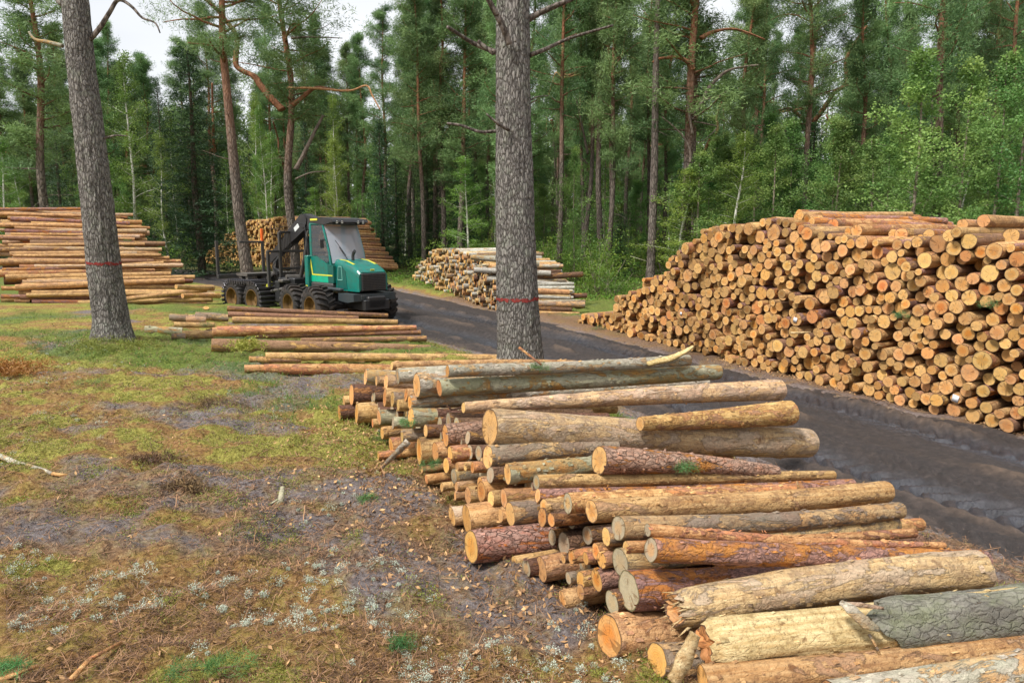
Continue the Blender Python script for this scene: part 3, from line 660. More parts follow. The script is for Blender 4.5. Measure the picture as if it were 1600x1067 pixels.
def sleeve(key, f0, grow, mt):
    o, L, r, r1, sd, kw = big[key]; V, q = log_geo(L, r * grow, r1 * grow, 40, sd, step=.05, **{k: v for k, v in kw.items() if k in ('bend', 'lump', 'knots')}); n, m = V.shape[:2]
    th = np.arange(m) * 2 * math.pi / m; st = L * (f0 + .06 * fbm(np.cos(th) * 2, np.sin(th) * 2, 3, 4, 3) + .03 * np.sin(th * 2)); V[..., 0] = st[None] + (V[..., 0] - V[0, :, 0][None]) / L * (L - st)[None] * .985
    D = V - V.mean(1, keepdims=True); k = (1 + .05 * fbm(V[..., 0] * 9, D[..., 1] * 16, D[..., 2] * 16, 5, 3)); V = V.mean(1, keepdims=True) * np.array([0, 1, 1]) + D * np.stack([np.ones_like(k), k, k], -1) + np.stack([V[..., 0].mean(1, keepdims=True) * np.ones((1, m)), 0 * k, 0 * k], -1)
    b = MB(); b.add(V.reshape(-1, 3), q, luv=V.reshape(-1, 3)); inner = V[0] + (V[0].mean(0) - V[0]) * .12; b.add(np.concatenate([V[0], inner]), [(j, m + j, m + (j + 1) % m, (j + 1) % m) for j in range(m)], luv=np.concatenate([V[0], inner]))
    kid(o, link('loose_bark', b.mesh('loose_bark', MAT[mt])))
sleeve(1102, .40, 1.12, 'bark_moss')
sleeve_red = None
def strip(parent, pts, w, th, mt, nm, nrm=(0, 0, 1)):
    P = catmull(np.array([tuple(p) for p in pts]), 5); T = np.gradient(P, axis=0); T /= np.linalg.norm(T, axis=1)[:, None]; S_ = np.cross(T, np.array(nrm, float)); S_ /= np.linalg.norm(S_, axis=1)[:, None]; Nn = np.cross(S_, T); k = len(P)
    ww = np.interp(np.linspace(0, 1, k), np.linspace(0, 1, len(w)), w)[:, None] * (1 + .15 * vnoise(np.arange(k) * .9, 3)[:, None]); V = np.stack([P - S_ * ww, P + S_ * ww, P + S_ * ww * .9 + Nn * th, P - S_ * ww * .9 + Nn * th], 1).reshape(-1, 3)
    q = [(i_ * 4 + j_, i_ * 4 + (j_ + 1) % 4, (i_ + 1) * 4 + (j_ + 1) % 4, (i_ + 1) * 4 + j_) for i_ in range(k - 1) for j_ in range(4)] + [(3, 2, 1, 0), (k * 4 - 4, k * 4 - 3, k * 4 - 2, k * 4 - 1)]
    b = MB(); b.add(V, q)
    if parent is not None:
        M = np.array(parent.matrix_world.inverted()); b.V = [v @ M[:3, :3].T + M[:3, 3] for v in b.V]; b.U = list(b.V); return kid(parent, link(nm, b.mesh(nm, MAT[mt])))
    return b.build(nm, MAT[mt])
bpy.context.view_layer.update()
Yq = 3.63
strip(big[1102][0], [at_depth(1313, 940, Yq), at_depth(1330, 952, Yq - .04), at_depth(1352, 972, Yq - .06), at_depth(1374, 983, Yq - .05)], [.012, .030, .034, .012], .006, 'bark_pale', 'bark_flap', (0, -1, .5))
strip(big[1102][0], [at_depth(1316, 941, Yq + .02), at_depth(1345, 945, Yq), at_depth(1380, 950, Yq + .03)], [.006, .014, .008], .006, 'bark_buff', 'bark_flap', (0, -1, .5))
strip(big[1102][0], [at_depth(1358, 990, Yq - .03), at_depth(1370, 1012, Yq - .06), at_depth(1378, 1030, Yq - .05), at_depth(1392, 1046, Yq - .06)], [.008, .006, .012, .006], .006, 'bark_grey', 'bark_flap', (0, -1, .2))
strip(big[699][0], [at_depth(1010, 569, 8.1), at_depth(1045, 562, 8.2), at_depth(1068, 552, 8.25), at_depth(1083, 543, 8.3)], [.05, .045, .03, .012], .03, 'wood_split', 'torn_tip', (0, -.4, 1))
# shattered fibres at the torn near end
def fibres(key, n, ln, mt='wood_split'):
    o, L, r, r1, sd, kw = big[key]; g = np.random.default_rng(sd); b = MB()
    for k in range(n):
        a_ = g.uniform(0, 6.28); rr_ = r * g.uniform(.35, .95); p = np.array([.03, rr_ * math.cos(a_), rr_ * math.sin(a_)]); l = ln * g.uniform(.4, 1.3); p = p + np.array([.03, 0, 0]); d_ = np.array([-1, g.normal() * .25 + .25 * math.cos(a_), g.normal() * .2 + .25 * math.sin(a_)])
        b.tube([p, p + d_ * l * .5, p + d_ * l + np.array([0, g.normal() * .01, -.01])], [g.uniform(.008, .018), g.uniform(.005, .01), .001], 4)
    kid(o, link('splinters', b.mesh('splinters', MAT[mt])))
fibres(1058, 46, .10); fibres(1102, 18, .05)
o_ = strip(None, [at_depth(1050, 1066, 3.35), at_depth(1068, 1030, 3.42), at_depth(1085, 990, 3.5)], [.035, .05, .03], .02, 'wood_split', 'wood_slab', (.3, -1, .3)); tag(o_, 'pale split slab of wood standing between two log ends at the bottom edge', 'wood slab', 'slabs and splinters at the front pile')
# ends seen at the left face: x, y, diameter, bark, cut, label
ENDS = [
 (571,589,25,'bark_pale','cut_pale','pale log end at the top left corner of the front pile'),
 (588,595,16,'bark_grey','cut_pale','small grey log between the two pale ends at the top left corner'),
 (603,597,24,'bark_buff','cut_pale','buff log end third along the top left corner of the front pile'),
 (549,617,34,'bark_dark','cut_orange','stubby dark reddish log with an orange end lying on the leftmost two logs'),
 (537,626,15,'bark_tan','cut_pale','small pale end peeping out behind the stubby dark reddish log'),
 (530,645,24,'bark_dark','cut_orange','leftmost log of the front pile, dark with a pale end'),
 (557,646,32,'bark_tan','cut_orange','peeled log beside the leftmost dark log, under the stubby reddish one'),
 (601,621,30,'bark_tan','cut_orange','upright oval orange end right of the stubby dark reddish log'),
 (613,624,24,'bark_grey','cut_pale','grey sided end tucked right beside the upright oval orange end'),
 (634,617,22,'bark_tan','cut_orange','orange end above the left tip of the long ash grey log'),
 (622,633,18,'bark_tan','cut_pale','small end just left of the tip of the long ash grey log'),
 (592,652,24,'bark_green','cut_pale','mossy sided log end below the upright oval orange end'),
 (614,661,19,'bark_green','cut_grey','greyish end half hidden by a green sprig'),
 (582,661,14,'bark_tan','cut_orange','tiny orange end at ground level by the leftmost logs'),
 (597,676,20,'bark_tan','cut_orange','single orange end above a green sprig on the moss'),
 (665,673,20,'bark_dark','cut_pale','pale end with a dark side under the grey green log'),
 (628,681,21,'bark_grey','cut_pale','grey log end under the pale end with a dark side'),
 (611,697,28,'bark_orange','cut_orange','orange end just above the leaning grey plank'),
 (591,712,13,'bark_orange','cut_orange','thin orange log lying on the moss behind the grey plank'),
 (655,705,44,'bark_tan','cut_orange','tall oval orange end right of the leaning grey plank'),
 (680,706,31,'bark_tan','cut_orange','orange end half behind the tall oval end'),
 (697,727,24,'bark_orange','cut_orange','orange end below the orange peeled log'),
 (727,729,13,'bark_tan','cut_pale','tiny pale end second from the dark gap under the orange peeled log'),
 (714,729,14,'bark_tan','cut_pale','tiny pale end first from the dark gap under the orange peeled log'),
 (738,730,18,'bark_orange','cut_orange','small bright orange end beneath the dark log'),
 (659,733,12,'bark_tan','cut_pale','tiny end below the tall oval orange end'),
 (666,749,16,'bark_orange','cut_orange','thin orange log poking out low on the left face'),
 (709,744,24,'bark_grey','cut_grey','grey rimmed end right of the thin orange poking log'),
 (766,742,25,'bark_dark','cut_grey','dull brown end left of the grey green log with a pale round end'),
 (690,761,14,'bark_tan','cut_pale','tiny pale end lowest on the left face above bare soil'),
 (713,760,15,'bark_tan','cut_pale','tiny pale end second lowest on the left face above bare soil'),
 (750,757,25,'bark_tan','cut_orange','orange tan end under the dull brown end'),
 (711,774,15,'bark_tan','cut_pale','narrow end at ground level left of the wide pale end'),
 (731,774,27,'bark_tan','cut_pale','pale end above and left of the wide pale end'),
 (752,768,33,'bark_orange','cut_orange','tall orange end in the middle of the lower left face'),
 (767,779,25,'bark_tan','cut_pale','yellowish end leaning right of the tall orange end'),
 (787,778,30,'bark_orange','cut_pale','pinkish end with a peeled body, left of the purple pink log'),
 (706,807,30,'bark_buff','cut_pale','peeled stub lying by the soil at the left of the wide pale end'),
 (729,811,46,'bark_tan','cut_orange','wide pale orange end behind the red plated log'),
 (797,803,38,'bark_grey','cut_pale','pale end with a dark brown body above the red plated log'),
 (782,805,22,'bark_tan','cut_pale','small pale end between the wide end and the dark bodied one'),
 (847,808,30,'bark_dark','cut_orange','orange brown end under the short seen peeled log end'),
 (861,812,22,'bark_dark','cut_orange','dark orange end right of the orange brown end'),
 (803,878,19,'bark_tan','cut_pale','pale end half buried beneath the red plated log'),
 (822,888,28,'bark_dark','cut_grey','dull end resting on the soil beneath the red plated log'),
 (846,889,40,'bark_tan','cut_pale','large pale rough end on the soil under the red plated log'),
 (880,873,14,'bark_dark','cut_pale','tiny pale end in the dark hollow right of the red plated log'),
 (893,870,22,'bark_orange','cut_orange','thin orange peeled log in the dark hollow right of the red plated log'),
 (915,872,20,'bark_orange','cut_orange','orange end beside the thin orange peeled log in the hollow'),
 (931,861,26,'bark_orange','cut_orange','brighter orange end above the grey ringed log end'),
 (940,875,26,'bark_orange','cut_orange','darker orange end left of the grey ringed log end'),
 (947,838,30,'bark_grey','cut_pale','pale round end hanging below the patchy grey brown log'),
 (978,855,20,'bark_orange','cut_pale','small orange sided end between the patchy and purple logs'),
 (969,878,44,'bark_grey','cut_grey','large grey ringed end with a small pale heart'),
 (932,906,36,'bark_purple','cut_orange','round bright orange end left of the thick dark red log'),
 (907,906,26,'bark_orange','cut_orange','splintered orange sided log left of the round bright orange end'),
 (888,903,19,'bark_grey','cut_grey','small dull end under the splintered orange sided log'),
 (907,925,24,'bark_tan','cut_pale','narrow pale end on the soil below the round bright orange end'),
 (879,938,32,'bark_tan','cut_pale','pale end lying lowest on the moss left of the thick dark red log'),
 (956,941,38,'bark_dark','cut_grey','dark rough end under the thick dark red log'),
]
def drop_end(px, py, d, name, bk, ct, lab, L, grp, Y=None, **kw):
    p, r = front_point(px, py, d, Y); a = AZ + random.uniform(-.05, .05); dx = Vector((math.sin(a), math.cos(a), 0))
    q = p + dx * L; g = gz(q.x, q.y); q.z = max(g + r, g + r + (p.z - gz(p.x, p.y) - r) * .42)
    return put_log(name, p, q, r, r * random.uniform(.8, 1.0), bk, ct, lab, grp, flakes=14, **kw)
for (x, y, d, bk, ct, lab) in ENDS:
    drop_end(x, y, d, 'pine_log', bk, ct, lab, random.uniform(2.5, 3.0), GF, sides=20, step=.25)
# deep inner logs of the front pile that only show as dark fillers between the others: packed below the traced ones
def pack(width, Hf, rf, seed, tries=110, start=None):
    """drops circles into a profile; returns (t, z, r)"""
    r_ = random.Random(seed); C = list(start or []); out = []; fails = 0
    cell = {}
    def reg(c):
        for k in range(int((c[0] - c[2]) // .25), int((c[0] + c[2]) // .25) + 1): cell.setdefault(k, []).append(c)
    for c in C: reg(c)
    while fails < 90:
        best = None
        for _ in range(tries):
            t = r_.uniform(0, width); r = rf(t, r_) if best is None else best[2]; z = r
            for k in range(int((t - r - .25) // .25), int((t + r + .25) // .25) + 1):
                for c in cell.get(k, ()):
                    dd = r + c[2]; dx = abs(t - c[0])
                    if dx < dd: z = max(z, c[1] + math.sqrt(dd * dd - dx * dx))
            room = Hf(t) - (z + r * .6)
            if best is None or z < best[1] and room > 0: best = (t, z, r)
        t, z, r = best
        if z + r * .6 > Hf(t): fails += 1; continue
        c = (t, z, r * r_.uniform(.96, 1.0)); out.append(c); reg(c); fails = 0
    return out
FP0, FP1 = Vector((.556, 4.24, 0)), Vector((-2.42, 9.57, 0)); fdir = (FP1 - FP0).normalized(); FL = (FP1 - FP0).length
fill = pack(FL - .2, lambda t: .25 + .40 * math.sin(min(1, max(0, t / FL)) * math.pi) ** .7, lambda t, r_: r_.uniform(.06, .12), 3, 30)
items = []
for k, (t, z, r) in enumerate(fill):
    p = FP0 + fdir * (t + .1); a = AZ; dx = Vector((math.sin(a), math.cos(a), 0)); p = p + dx * random.uniform(.22, .4); p.z = gz(p.x, p.y) + z
    q = p + dx * 2.3; q.z = gz(q.x, q.y) + max(r, z * .5)
    o = put_log('pine_log', p, q, r, r * .9, 'bark_dark', 'cut_grey', None, GF, sides=12, step=.6, knots=0)
    items.append((o, ('thick' if r > .09 else 'thin', 'near' if t < FL / 3 else 'middle' if t < FL * .66 else 'far', 'on the ground' if z < .16 else 'low down' if z < .34 else 'higher up'), proj(p)[0]))
auto_labels(items, lambda k, o: '%s%s dark log deep in the front pile, %s, %s third' % ((o + ' from left, ') if o else '', k[0], k[2], k[1]))

# ------------------------------------------------------------------ the low spread of long logs in the middle ground
GM = 'long logs laid low before the forwarder'
MIDL = [
 (355,482,9, 606,493,7, .55,'bark_spruce','back most long log, touching the forwarder tyres in view'),
 (356,491,9, 560,497,7, .42,'bark_spruce','second long log from the back of the low spread'),
 (363,500,11, 621,503,8, .38,'bark_tan','bright peeled long log third from the back of the low spread'),
 (338,518,17, 650,512,8, .30,'bark_orange','long orange sided log with two stacked pale ends at its left'),
 (332,519,15, 420,519,13, .26,'bark_tan','short peeled log whose end shows left of the orange sided log'),
 (399,524,11, 657,519,8, .24,'bark_spruce','straight brown log with a branch scar, just before the orange sided log'),
 (470,532,8, 666,529,9, .16,'bark_spruce','brown log half hidden behind the thickest long log'),
 (330,540,23, 672,545,12, .13,'bark_spruce','thickest long grey brown log of the low spread with a moss clump on it'),
 (415,557,13, 779,560,13, .16,'bark_tan','long log with bare bright patches that reaches the big pine'),
 (389,561,10, 470,562,10, .10,'bark_spruce','short log end just left of the log with bare bright patches'),
 (412,577,17, 640,579,18, .10,'bark_orange','front most long log of the low spread, running under the front pile'),
 (382,576,12, 440,577,11, .08,'bark_tan','short pale end left of the front most long log'),
 (226,516,14, 285,518,13, .09,'bark_green','grey green log lying apart, farthest left of the low spread'),
 (265,496,12, 305,497,11, .10,'bark_grey','small grey log behind the orange peeled stub at the left of the spread'),
 (291,499,11, 322,500,10, .12,'bark_buff','buff stub right beside the small grey log'),
 (305,494,14, 357,497,12, .16,'bark_grey','log with a doubled round end at the left of the back rows'),
 (272,507,9, 335,508,9, .16,'bark_tan','bright peeled log with a torn end above the twin stubs'),
 (285,524,14, 334,523,13, .08,'bark_tan','pale brown stub, right one of the twin stubs'),
 (268,526,10, 290,526,10, .07,'bark_grey','short grey stub, left one of the twin stubs'),
 (322,481,9, 300,479,9, .08,'bark_orange','little orange stub by the foot of the left log stack'),
]
for (x0,y0,d0,x1,y1,d1,z0,bk,lab) in MIDL:
    p = G(x0, y0, z0)
    if x1 > x0: q, r1 = far_point(p, x1, y1, d1, 70)
    else: q, r1 = far_point(p, 322, 482, 9, 150); 
    r = d0 * .5 * mpp(p)
    if (q - p).length > 7: print('MID long', x0, (q - p).length)
    g = gz(q.x, q.y); 
    put_log('pine_log', p, q, r, r1, bk, 'cut_pale', lab, GM, sides=18, step=.15, stubs=3)

# ------------------------------------------------------------------ stacks seen end on or from the side
def make_protos(name, n, L, rj, barks, cuts, sides, step, seed):
    out = []
    for k in range(n):
        a, e = log_meshes('%s_%s' % (name, 'mesh'), L, .1, .1 * random.uniform(.8, .98), barks[k % len(barks)], cuts[k % len(cuts)], seed + k * 5, sides, step, lump=.10, bend=.03, knots=2)
        out.append((a, e, barks[k % len(barks)], cuts[k % len(cuts)]))
    return out
WORD = {'bark_tan': 'peeled', 'bark_orange': 'orange sided', 'bark_purple': 'purple barked', 'bark_spruce': 'brown barked', 'bark_dark': 'dark barked', 'bark_buff': 'buff', 'bark_birch': 'white barked', 'bark_pale': 'grey barked', 'bark_grey': 'grey brown', 'bark_red': 'red barked'}
CW = {'cut_pale': 'pale', 'cut_orange': 'orange', 'cut_grey': 'greyish', 'cut_far': 'straw coloured'}
def stack(name, cat, group, P0, P1, az, prof, rf, L, protos, seed, keep, tilt=0.0, jit=.14, zoff=0.0, rest=None, sidewards=0.0):
    """P0 the near foot of the face of ends, P1 the far foot; keep(t, z) tells which logs are built"""
    P0, P1 = Vector(P0), Vector(P1); u = (P1 - P0).normalized(); W = (P1 - P0).length; r_ = random.Random(seed)
    C = pack(W, prof, rf, seed); a0 = math.radians(az); res = []
    for (t, z, r) in C:
        if not keep(t, z): continue
        a = a0 + r_.gauss(0, .035); dx = Vector((math.sin(a), math.cos(a), tilt + r_.gauss(0, .012))).normalized()
        p = P0 + u * t + dx * (r_.gauss(0, jit) + (r_.uniform(.15, .5) if r_.random() < .08 else 0)); g = gz(p.x, p.y); p.z = g + z + zoff
        res.append((p, dx, r, t, z, r_.randrange(len(protos)), r_.uniform(0, 6.28)))
    return res
def place(res, protos, name, cat, group, L):
    out = []
    root = {}
    for (p, dx, r, t, z, k, rot) in res:
        if k not in root:
            o = link(name, protos[k][0]); kid(o, link('cut_end', protos[k][1])); root[k] = o
        else: o = copy_tree(root[k])
        M = log_frame(p, p + dx) @ Matrix.Rotation(rot, 4, 'X') @ Matrix.Diagonal((1, r / .1, r / .1, 1))
        o.matrix_world = M; tag(o, None, cat, group); out.append(o)
    return out
def rest_mesh(res, protos, name, label, cat, L, sides=10, barkmats=None):
    """the remaining smaller ones of a stack as one mesh"""
    names = sorted({q[2] for q in protos}) + sorted({q[3] for q in protos}); b = MB()
    for i, (p, dx, r, t, z, k, rot) in enumerate(res):
        V, q = log_geo(L, r, r * .9, sides, i + 500, step=L / 4.2, lump=.08, knots=0); M = np.array(log_frame(p, p + dx))
        f = lambda v: v @ M[:3, :3].T + M[:3, 3]
        b.add(f(V.reshape(-1, 3)), q, mat=names.index(protos[k][2]), luv=V.reshape(-1, 3) + i * 2.7, tone=(i * .618) % 1)
        cv, cq, ct, cu = cap_geo(V[0]); b.add(f(cv), cq, ct, mat=names.index(protos[k][3]), luv=cu + np.array([0, 0, i * 1.3]), tone=(i * .377) % 1)
        cv, cq, ct, cu = cap_geo(V[-1], True); b.add(f(cv), cq, ct, mat=names.index(protos[k][3]), luv=cu, tone=.4)
    return tag(b.build(name, [MAT[m] for m in names]), label, cat, kind='stuff')
def ground_line_profile(P0, P1, pts):
    """profile heights above ground from photo pixels of the pile's top edge, on the vertical plane of its face"""
    P0, P1 = Vector(P0), Vector(P1); u = (P1 - P0).normalized(); n = Vector((u.y, -u.x, 0)); T, H = [], []
    for (px, py) in pts:
        d = ray(px, py); s = (P0.dot(n)) / d.dot(n); p = Vector((0, 0, HC)) + d * s; p2 = Vector((p.x, p.y, 0))
        t = (p2 - P0).dot(u); T.append(t); H.append(p.z - gz(p.x, p.y))
    o = np.argsort(T); T = np.array(T)[o]; H = np.array(H)[o]; print('PROFILE', [(round(a, 1), round(b, 2)) for a, b in zip(T, H)])
    return lambda t: float(np.interp(t, T, H))

# big right pile
A = G(1600, 682); B = G(905, 505); u = (A - B).normalized(); RP0 = A + u * 2.2; RP0.z = 0; RP1 = B.copy(); RP1.z = 0
prof = ground_line_profile(RP0, RP1, [(1600,384),(1545,380),(1500,355),(1470,360),(1440,372),(1390,378),(1330,370),(1300,366),(1260,356),(1212,340),(1186,342),(1180,350),(1150,350),(1115,354),(1092,360),(1086,374),(1065,388),(1042,405),(1036,430),(1004,434),(1000,452),(975,458),(960,464),(955,488),(908,492)])
pr_big = make_protos('stacked_log', 16, 3.9, 0, ['bark_spruce', 'bark_tan', 'bark_orange', 'bark_purple', 'bark_orange', 'bark_tan'], ['cut_pale', 'cut_pale', 'cut_orange', 'cut_pale', 'cut_pale', 'cut_pale', 'cut_orange'], 18, .5, 300)
RW = (RP1 - RP0).length
def r_big(t, r_):
    m = float(np.interp(t, [0, 3, 7, 16], [.135, .128, .103, .095]))
    return min(.185, max(.06, r_.lognormvariate(math.log(m * .90), .19)))
res = stack('stacked_log', 'log', '', RP0, RP1, 62, prof, r_big, 3.9, pr_big, 4, lambda t, z: True, tilt=.015, jit=.075)
# logs lying further back on the broad top
rr_ = random.Random(8); u2 = (RP1 - RP0).normalized()
for k in range(26):
    t = rr_.uniform(2.5, 8.9); a = math.radians(62 + rr_.uniform(-5, 7)); dx = Vector((math.sin(a), math.cos(a), rr_.uniform(-.03, .02))).normalized()
    p = RP0 + u2 * t + dx * rr_.uniform(.5, 1.6); p.z = gz(p.x, p.y) + prof(t) + rr_.uniform(-.04, .06); res.append((p, dx, rr_.uniform(.08, .13), t, prof(t), rr_.randrange(16), 0))
def inview(p): x, y = proj(p); return -20 < x < 1622
res = [q for q in res if proj(q[0])[0] < 1660]
res.sort(key=lambda q: -q[2] / q[0].y * (1 if inview(q[0]) else .01))
near, rest = res[:300], res[300:]
objs = place(near, pr_big, 'stacked_log', 'log', 'round sawn log ends in the big right pile', 3.9)
items = []
for o, (p, dx, r, t, z, k, rot) in zip(objs, near):
    h = prof(t); zone = 'top edge' if z > h - .32 else 'upper part' if z > h * .62 else 'middle height' if z > h * .33 else 'lower part' if z > .3 else 'bottom row'
    x = proj(p)[0]; sec = 'far end' if x < 1150 else 'far middle' if x < 1270 else 'middle' if x < 1380 else 'near middle' if x < 1480 else 'near end'
    size = 'thick' if r > .125 else 'slim' if r < .09 else 'medium'
    items.append((o, (size, CW[pr_big[k][3]], WORD[pr_big[k][2]], zone, sec), x))
auto_labels(items, lambda k, o: '%s%s %s end, %s log, %s of big pile, %s' % ((o + ' from left, ') if o else '', k[0], k[1], k[2], k[3], k[4]))
rest_mesh(rest, pr_big, 'log_pile', 'smaller round log ends filling the gaps in the big right pile', 'logs', 3.9)
print('BIG', len(res))
tagz = sorted([q for q in near], key=lambda q: 0)

# left stack: six metre logs seen from their sides
GLF = 'long logs of the left stack, seen side on'
LP0 = G(45, 476); LP0.z = 0; ldir = Vector((math.sin(math.radians(-34)), math.cos(math.radians(-34)), 0)); LP1 = LP0 + ldir * 8.2
pr_left = make_protos('long_log', 14, 6.0, 0, ['bark_tan', 'bark_orange', 'bark_buff', 'bark_tan', 'bark_purple', 'bark_tan', 'bark_spruce'], ['cut_pale', 'cut_orange'], 14, .3, 700)
profL = lambda t: min(3.7, .45 + .66 * t) if t < 7 else 3.7 - .1 * (t - 7)
resL = stack('long_log', 'log', '', LP0, LP1, 60, profL, lambda t, r_: r_.uniform(.07, .125), 6, pr_left, 9, lambda t, z: z > profL(t) - .55, jit=.45, tilt=-.01)
print('LEFT', len(resL))
resL = [(p - dx * (.22 * z + random.uniform(-.3, .7)), (dx + Vector((random.gauss(0, .03), random.gauss(0, .03), random.gauss(0, .012))) + Vector((0, 0, -.02 * random.random() * (3 - z) * .5))).normalized(), r, t, z, k, rot) for (p, dx, r, t, z, k, rot) in resL]
objsL = place(resL, pr_left, 'long_log', 'log', GLF, 6.0)
for o, q_ in zip(objsL, resL): o.scale[0] = (1 - .085 * q_[4]) * random.uniform(.93, 1.03)
items = []
for o, (p, dx, r, t, z, k, rot) in zip(objsL, resL):
    zone = 'lowest courses' if z < .7 else 'lower half' if z < 1.5 else 'upper half' if z < 2.4 else 'topmost courses'
    items.append((o, ('thick' if r > .108 else 'thin', WORD[pr_left[k][2]], zone), -proj(p + dx * 3)[1]))
auto_labels(items, lambda k, o: '%s%s %s long log in the %s of the left stack' % ((o + ' from below, ') if o else '', k[0], k[1], k[2]))
# end faces and shorter logs at the far left of the frame
GLE = 'log ends left of the left stack'
for (x, y, d, L, lab) in ((8,392,9,1.6,'dark log poking out highest at the left edge, beside the left stack'), (4,414,9,1.4,'dark log poking out at mid height at the left edge'), (6,440,11,1.5,'dark stubby log low at the left edge of the left stack'),
                       (2,468,13,1.2,'log with a bright orange end lying at the left edge on wood chips'), (30,452,9,1.5,'short dark log just above the ground left of the left stack'), (22,472,8,.5,'small pale splintered billet on the grass by the left stack')):
    p = at_depth(x, y, 26.6 if y < 460 else 26.0); r = d * .5 * mpp(p); q = p + Vector((.86, .5, 0)) * L
    put_log('short_log', p, q, r, r, 'bark_dark' if y < 460 else 'bark_tan', 'cut_orange', lab, GLE, sides=14, step=.3, knots=0)
# logs leaning off the foot of the left stack
for (x0,y0,d0,x1,y1,d1,bk,lab) in ((190,468,7,323,452,9,'bark_tan','bright peeled log slanting across the foot of the left stack'), (122,473,7,332,468,8,'bark_tan','peeled log lying flat along the foot of the left stack'), (56,472,9,140,468,9,'bark_spruce','brown log on the ground before the left stack, left of the pine'),
                             (55,463,10,140,457,10,'bark_dark','dark log second from the ground left of the pine at the left stack'), (285,462,8,343,462,8,'bark_orange','orange log end jutting right from the foot of the left stack'), (275,448,8,333,450,9,'bark_tan','pale log jutting right above the foot of the left stack')):
    p = at_depth(x0, y0, 25.2); r = d0 * .5 * mpp(p); q = at_depth(x1, y1, 26.6); put_log('long_log', p, q, r, d1 * .5 * mpp(q), bk, 'cut_pale', lab, GLF, sides=14, step=.25)

# birch and aspen pile right of the road
A = G(790, 490); B = G(645, 437); A.z = B.z = 0
pr_b = make_protos('birch_log', 12, 3.1, 0, ['bark_birch', 'bark_pale', 'bark_birch', 'bark_grey', 'bark_tan', 'bark_dark'], ['cut_pale', 'cut_grey', 'cut_far', 'cut_orange'], 14, .4, 900)
WB = (B - A).length; print('BIRCH W', WB, A, B)
profB = ground_line_profile(A, B, [(790,478),(775,440),(765,415),(740,395),(700,388),(676,390),(672,402),(655,410),(652,424),(645,432)])
resB = stack('birch_log', 'log', '', A, B, 72, profB, lambda t, r_: r_.uniform(.07, .14), 3.1, pr_b, 21, lambda t, z: True, jit=.12)
resB.sort(key=lambda q: -q[2] / q[0].y); print('BIRCH', len(resB))
nearB, restB = resB[:150], resB[150:]
objsB = place(nearB, pr_b, 'birch_log', 'log', 'birch logs in the pile across the road', 3.1); items = []
for o, (p, dx, r, t, z, k, rot) in zip(objsB, nearB):
    h = profB(t); zone = 'top course' if z > h - .28 else 'upper half' if z > h * .5 else 'lower half' if z > .3 else 'bottom row'
    x = proj(p)[0]; sec = 'far left third' if x < 695 else 'middle' if x < 745 else 'near right third'
    items.append((o, ('thick' if r > .108 else 'thin', WORD[pr_b[k][2]], zone, sec), x))
auto_labels(items, lambda k, o: '%s%s %s log, %s of the birch pile, %s' % ((o + ' from left, ') if o else '', k[0], k[1], k[2], k[3]))
if restB: rest_mesh(restB, pr_b, 'log_pile', 'thinner birch logs filling the pile across the road', 'logs', 3.1)
# the long grey stems that stick out on its right side
for (x0,y0,d0,x1,y1,d1,bk,lab) in ((735,402,8,842,412,9,'bark_pale','pale stem at the top right of the birch pile'), (740,422,9,860,427,8,'bark_birch','white stem second below the top right of the birch pile'), (760,436,8,877,445,8,'bark_birch','white stem jutting right at mid height of the birch pile'),
      (770,450,9,889,457,9,'bark_tan','peeled stem jutting right below mid height of the birch pile'), (780,462,8,890,466,5,'bark_birch','thin white stem near the foot of the birch pile'), (790,474,9,913,476,10,'bark_grey','thick grey stem lowest but one at the right foot of the birch pile'),
      (790,482,10,893,483,9,'bark_dark','dark stem on the grass at the right foot of the birch pile'), (830,488,6,905,490,5,'bark_tan','thin pale stem on the grass nearest the big pile')):
    p = G(x0, min(489, y0 + 60), 0); p = at_depth(x0, y0, 27.5 if y0 < 440 else 25.5); q, r1 = far_point(p, x1, y1, d1, 80); 
    put_log('birch_log', p, q, d0 * .5 * mpp(p), r1, bk, 'cut_pale', lab, 'stems jutting from the birch pile', sides=14, step=.3)

# far pile behind the forwarder
A = Vector((-12.6, 44, 0)); B = Vector((-25.8, 57, 0))
pr_f = make_protos('distant_log', 8, 4.2, 0, ['bark_orange', 'bark_tan', 'bark_spruce', 'bark_orange'], ['cut_far', 'cut_pale'], 10, 1.1, 1200)
profF = ground_line_profile(A, B, [(555,420),(530,345),(480,340),(440,338),(412,343),(392,344),(372,350),(366,364),(350,368),(342,385),(330,388),(318,400)])
resF = stack('distant_log', 'log', '', A, B, 46, profF, lambda t, r_: r_.uniform(.09, .15), 4.2, pr_f, 31, lambda t, z: True)
resF.sort(key=lambda q: -q[2] / q[0].y); print('FAR', len(resF))
nF, rF = resF[:110], resF[110:]
objsF = place(nF, pr_f, 'distant_log', 'log', 'logs of the far pile behind the forwarder', 4.2); items = []
for o, (p, dx, r, t, z, k, rot) in zip(objsF, nF):
    h = profF(t); zone = 'top' if z > h - .5 else 'upper half' if z > h * .5 else 'lower half' if z > .4 else 'foot'
    x = proj(p)[0]; sec = 'left slope' if x < 380 else 'middle' if x < 450 else 'right side'
    items.append((o, (WORD[pr_f[k][2]], zone, sec), x))
auto_labels(items, lambda k, o: '%s%s log, %s of the far pile, %s' % ((o + ' from left, ') if o else '', k[0], k[1], k[2]))
rest_mesh(rF, pr_f, 'log_pile', 'smaller log ends of the far pile behind the forwarder', 'logs', 4.2)
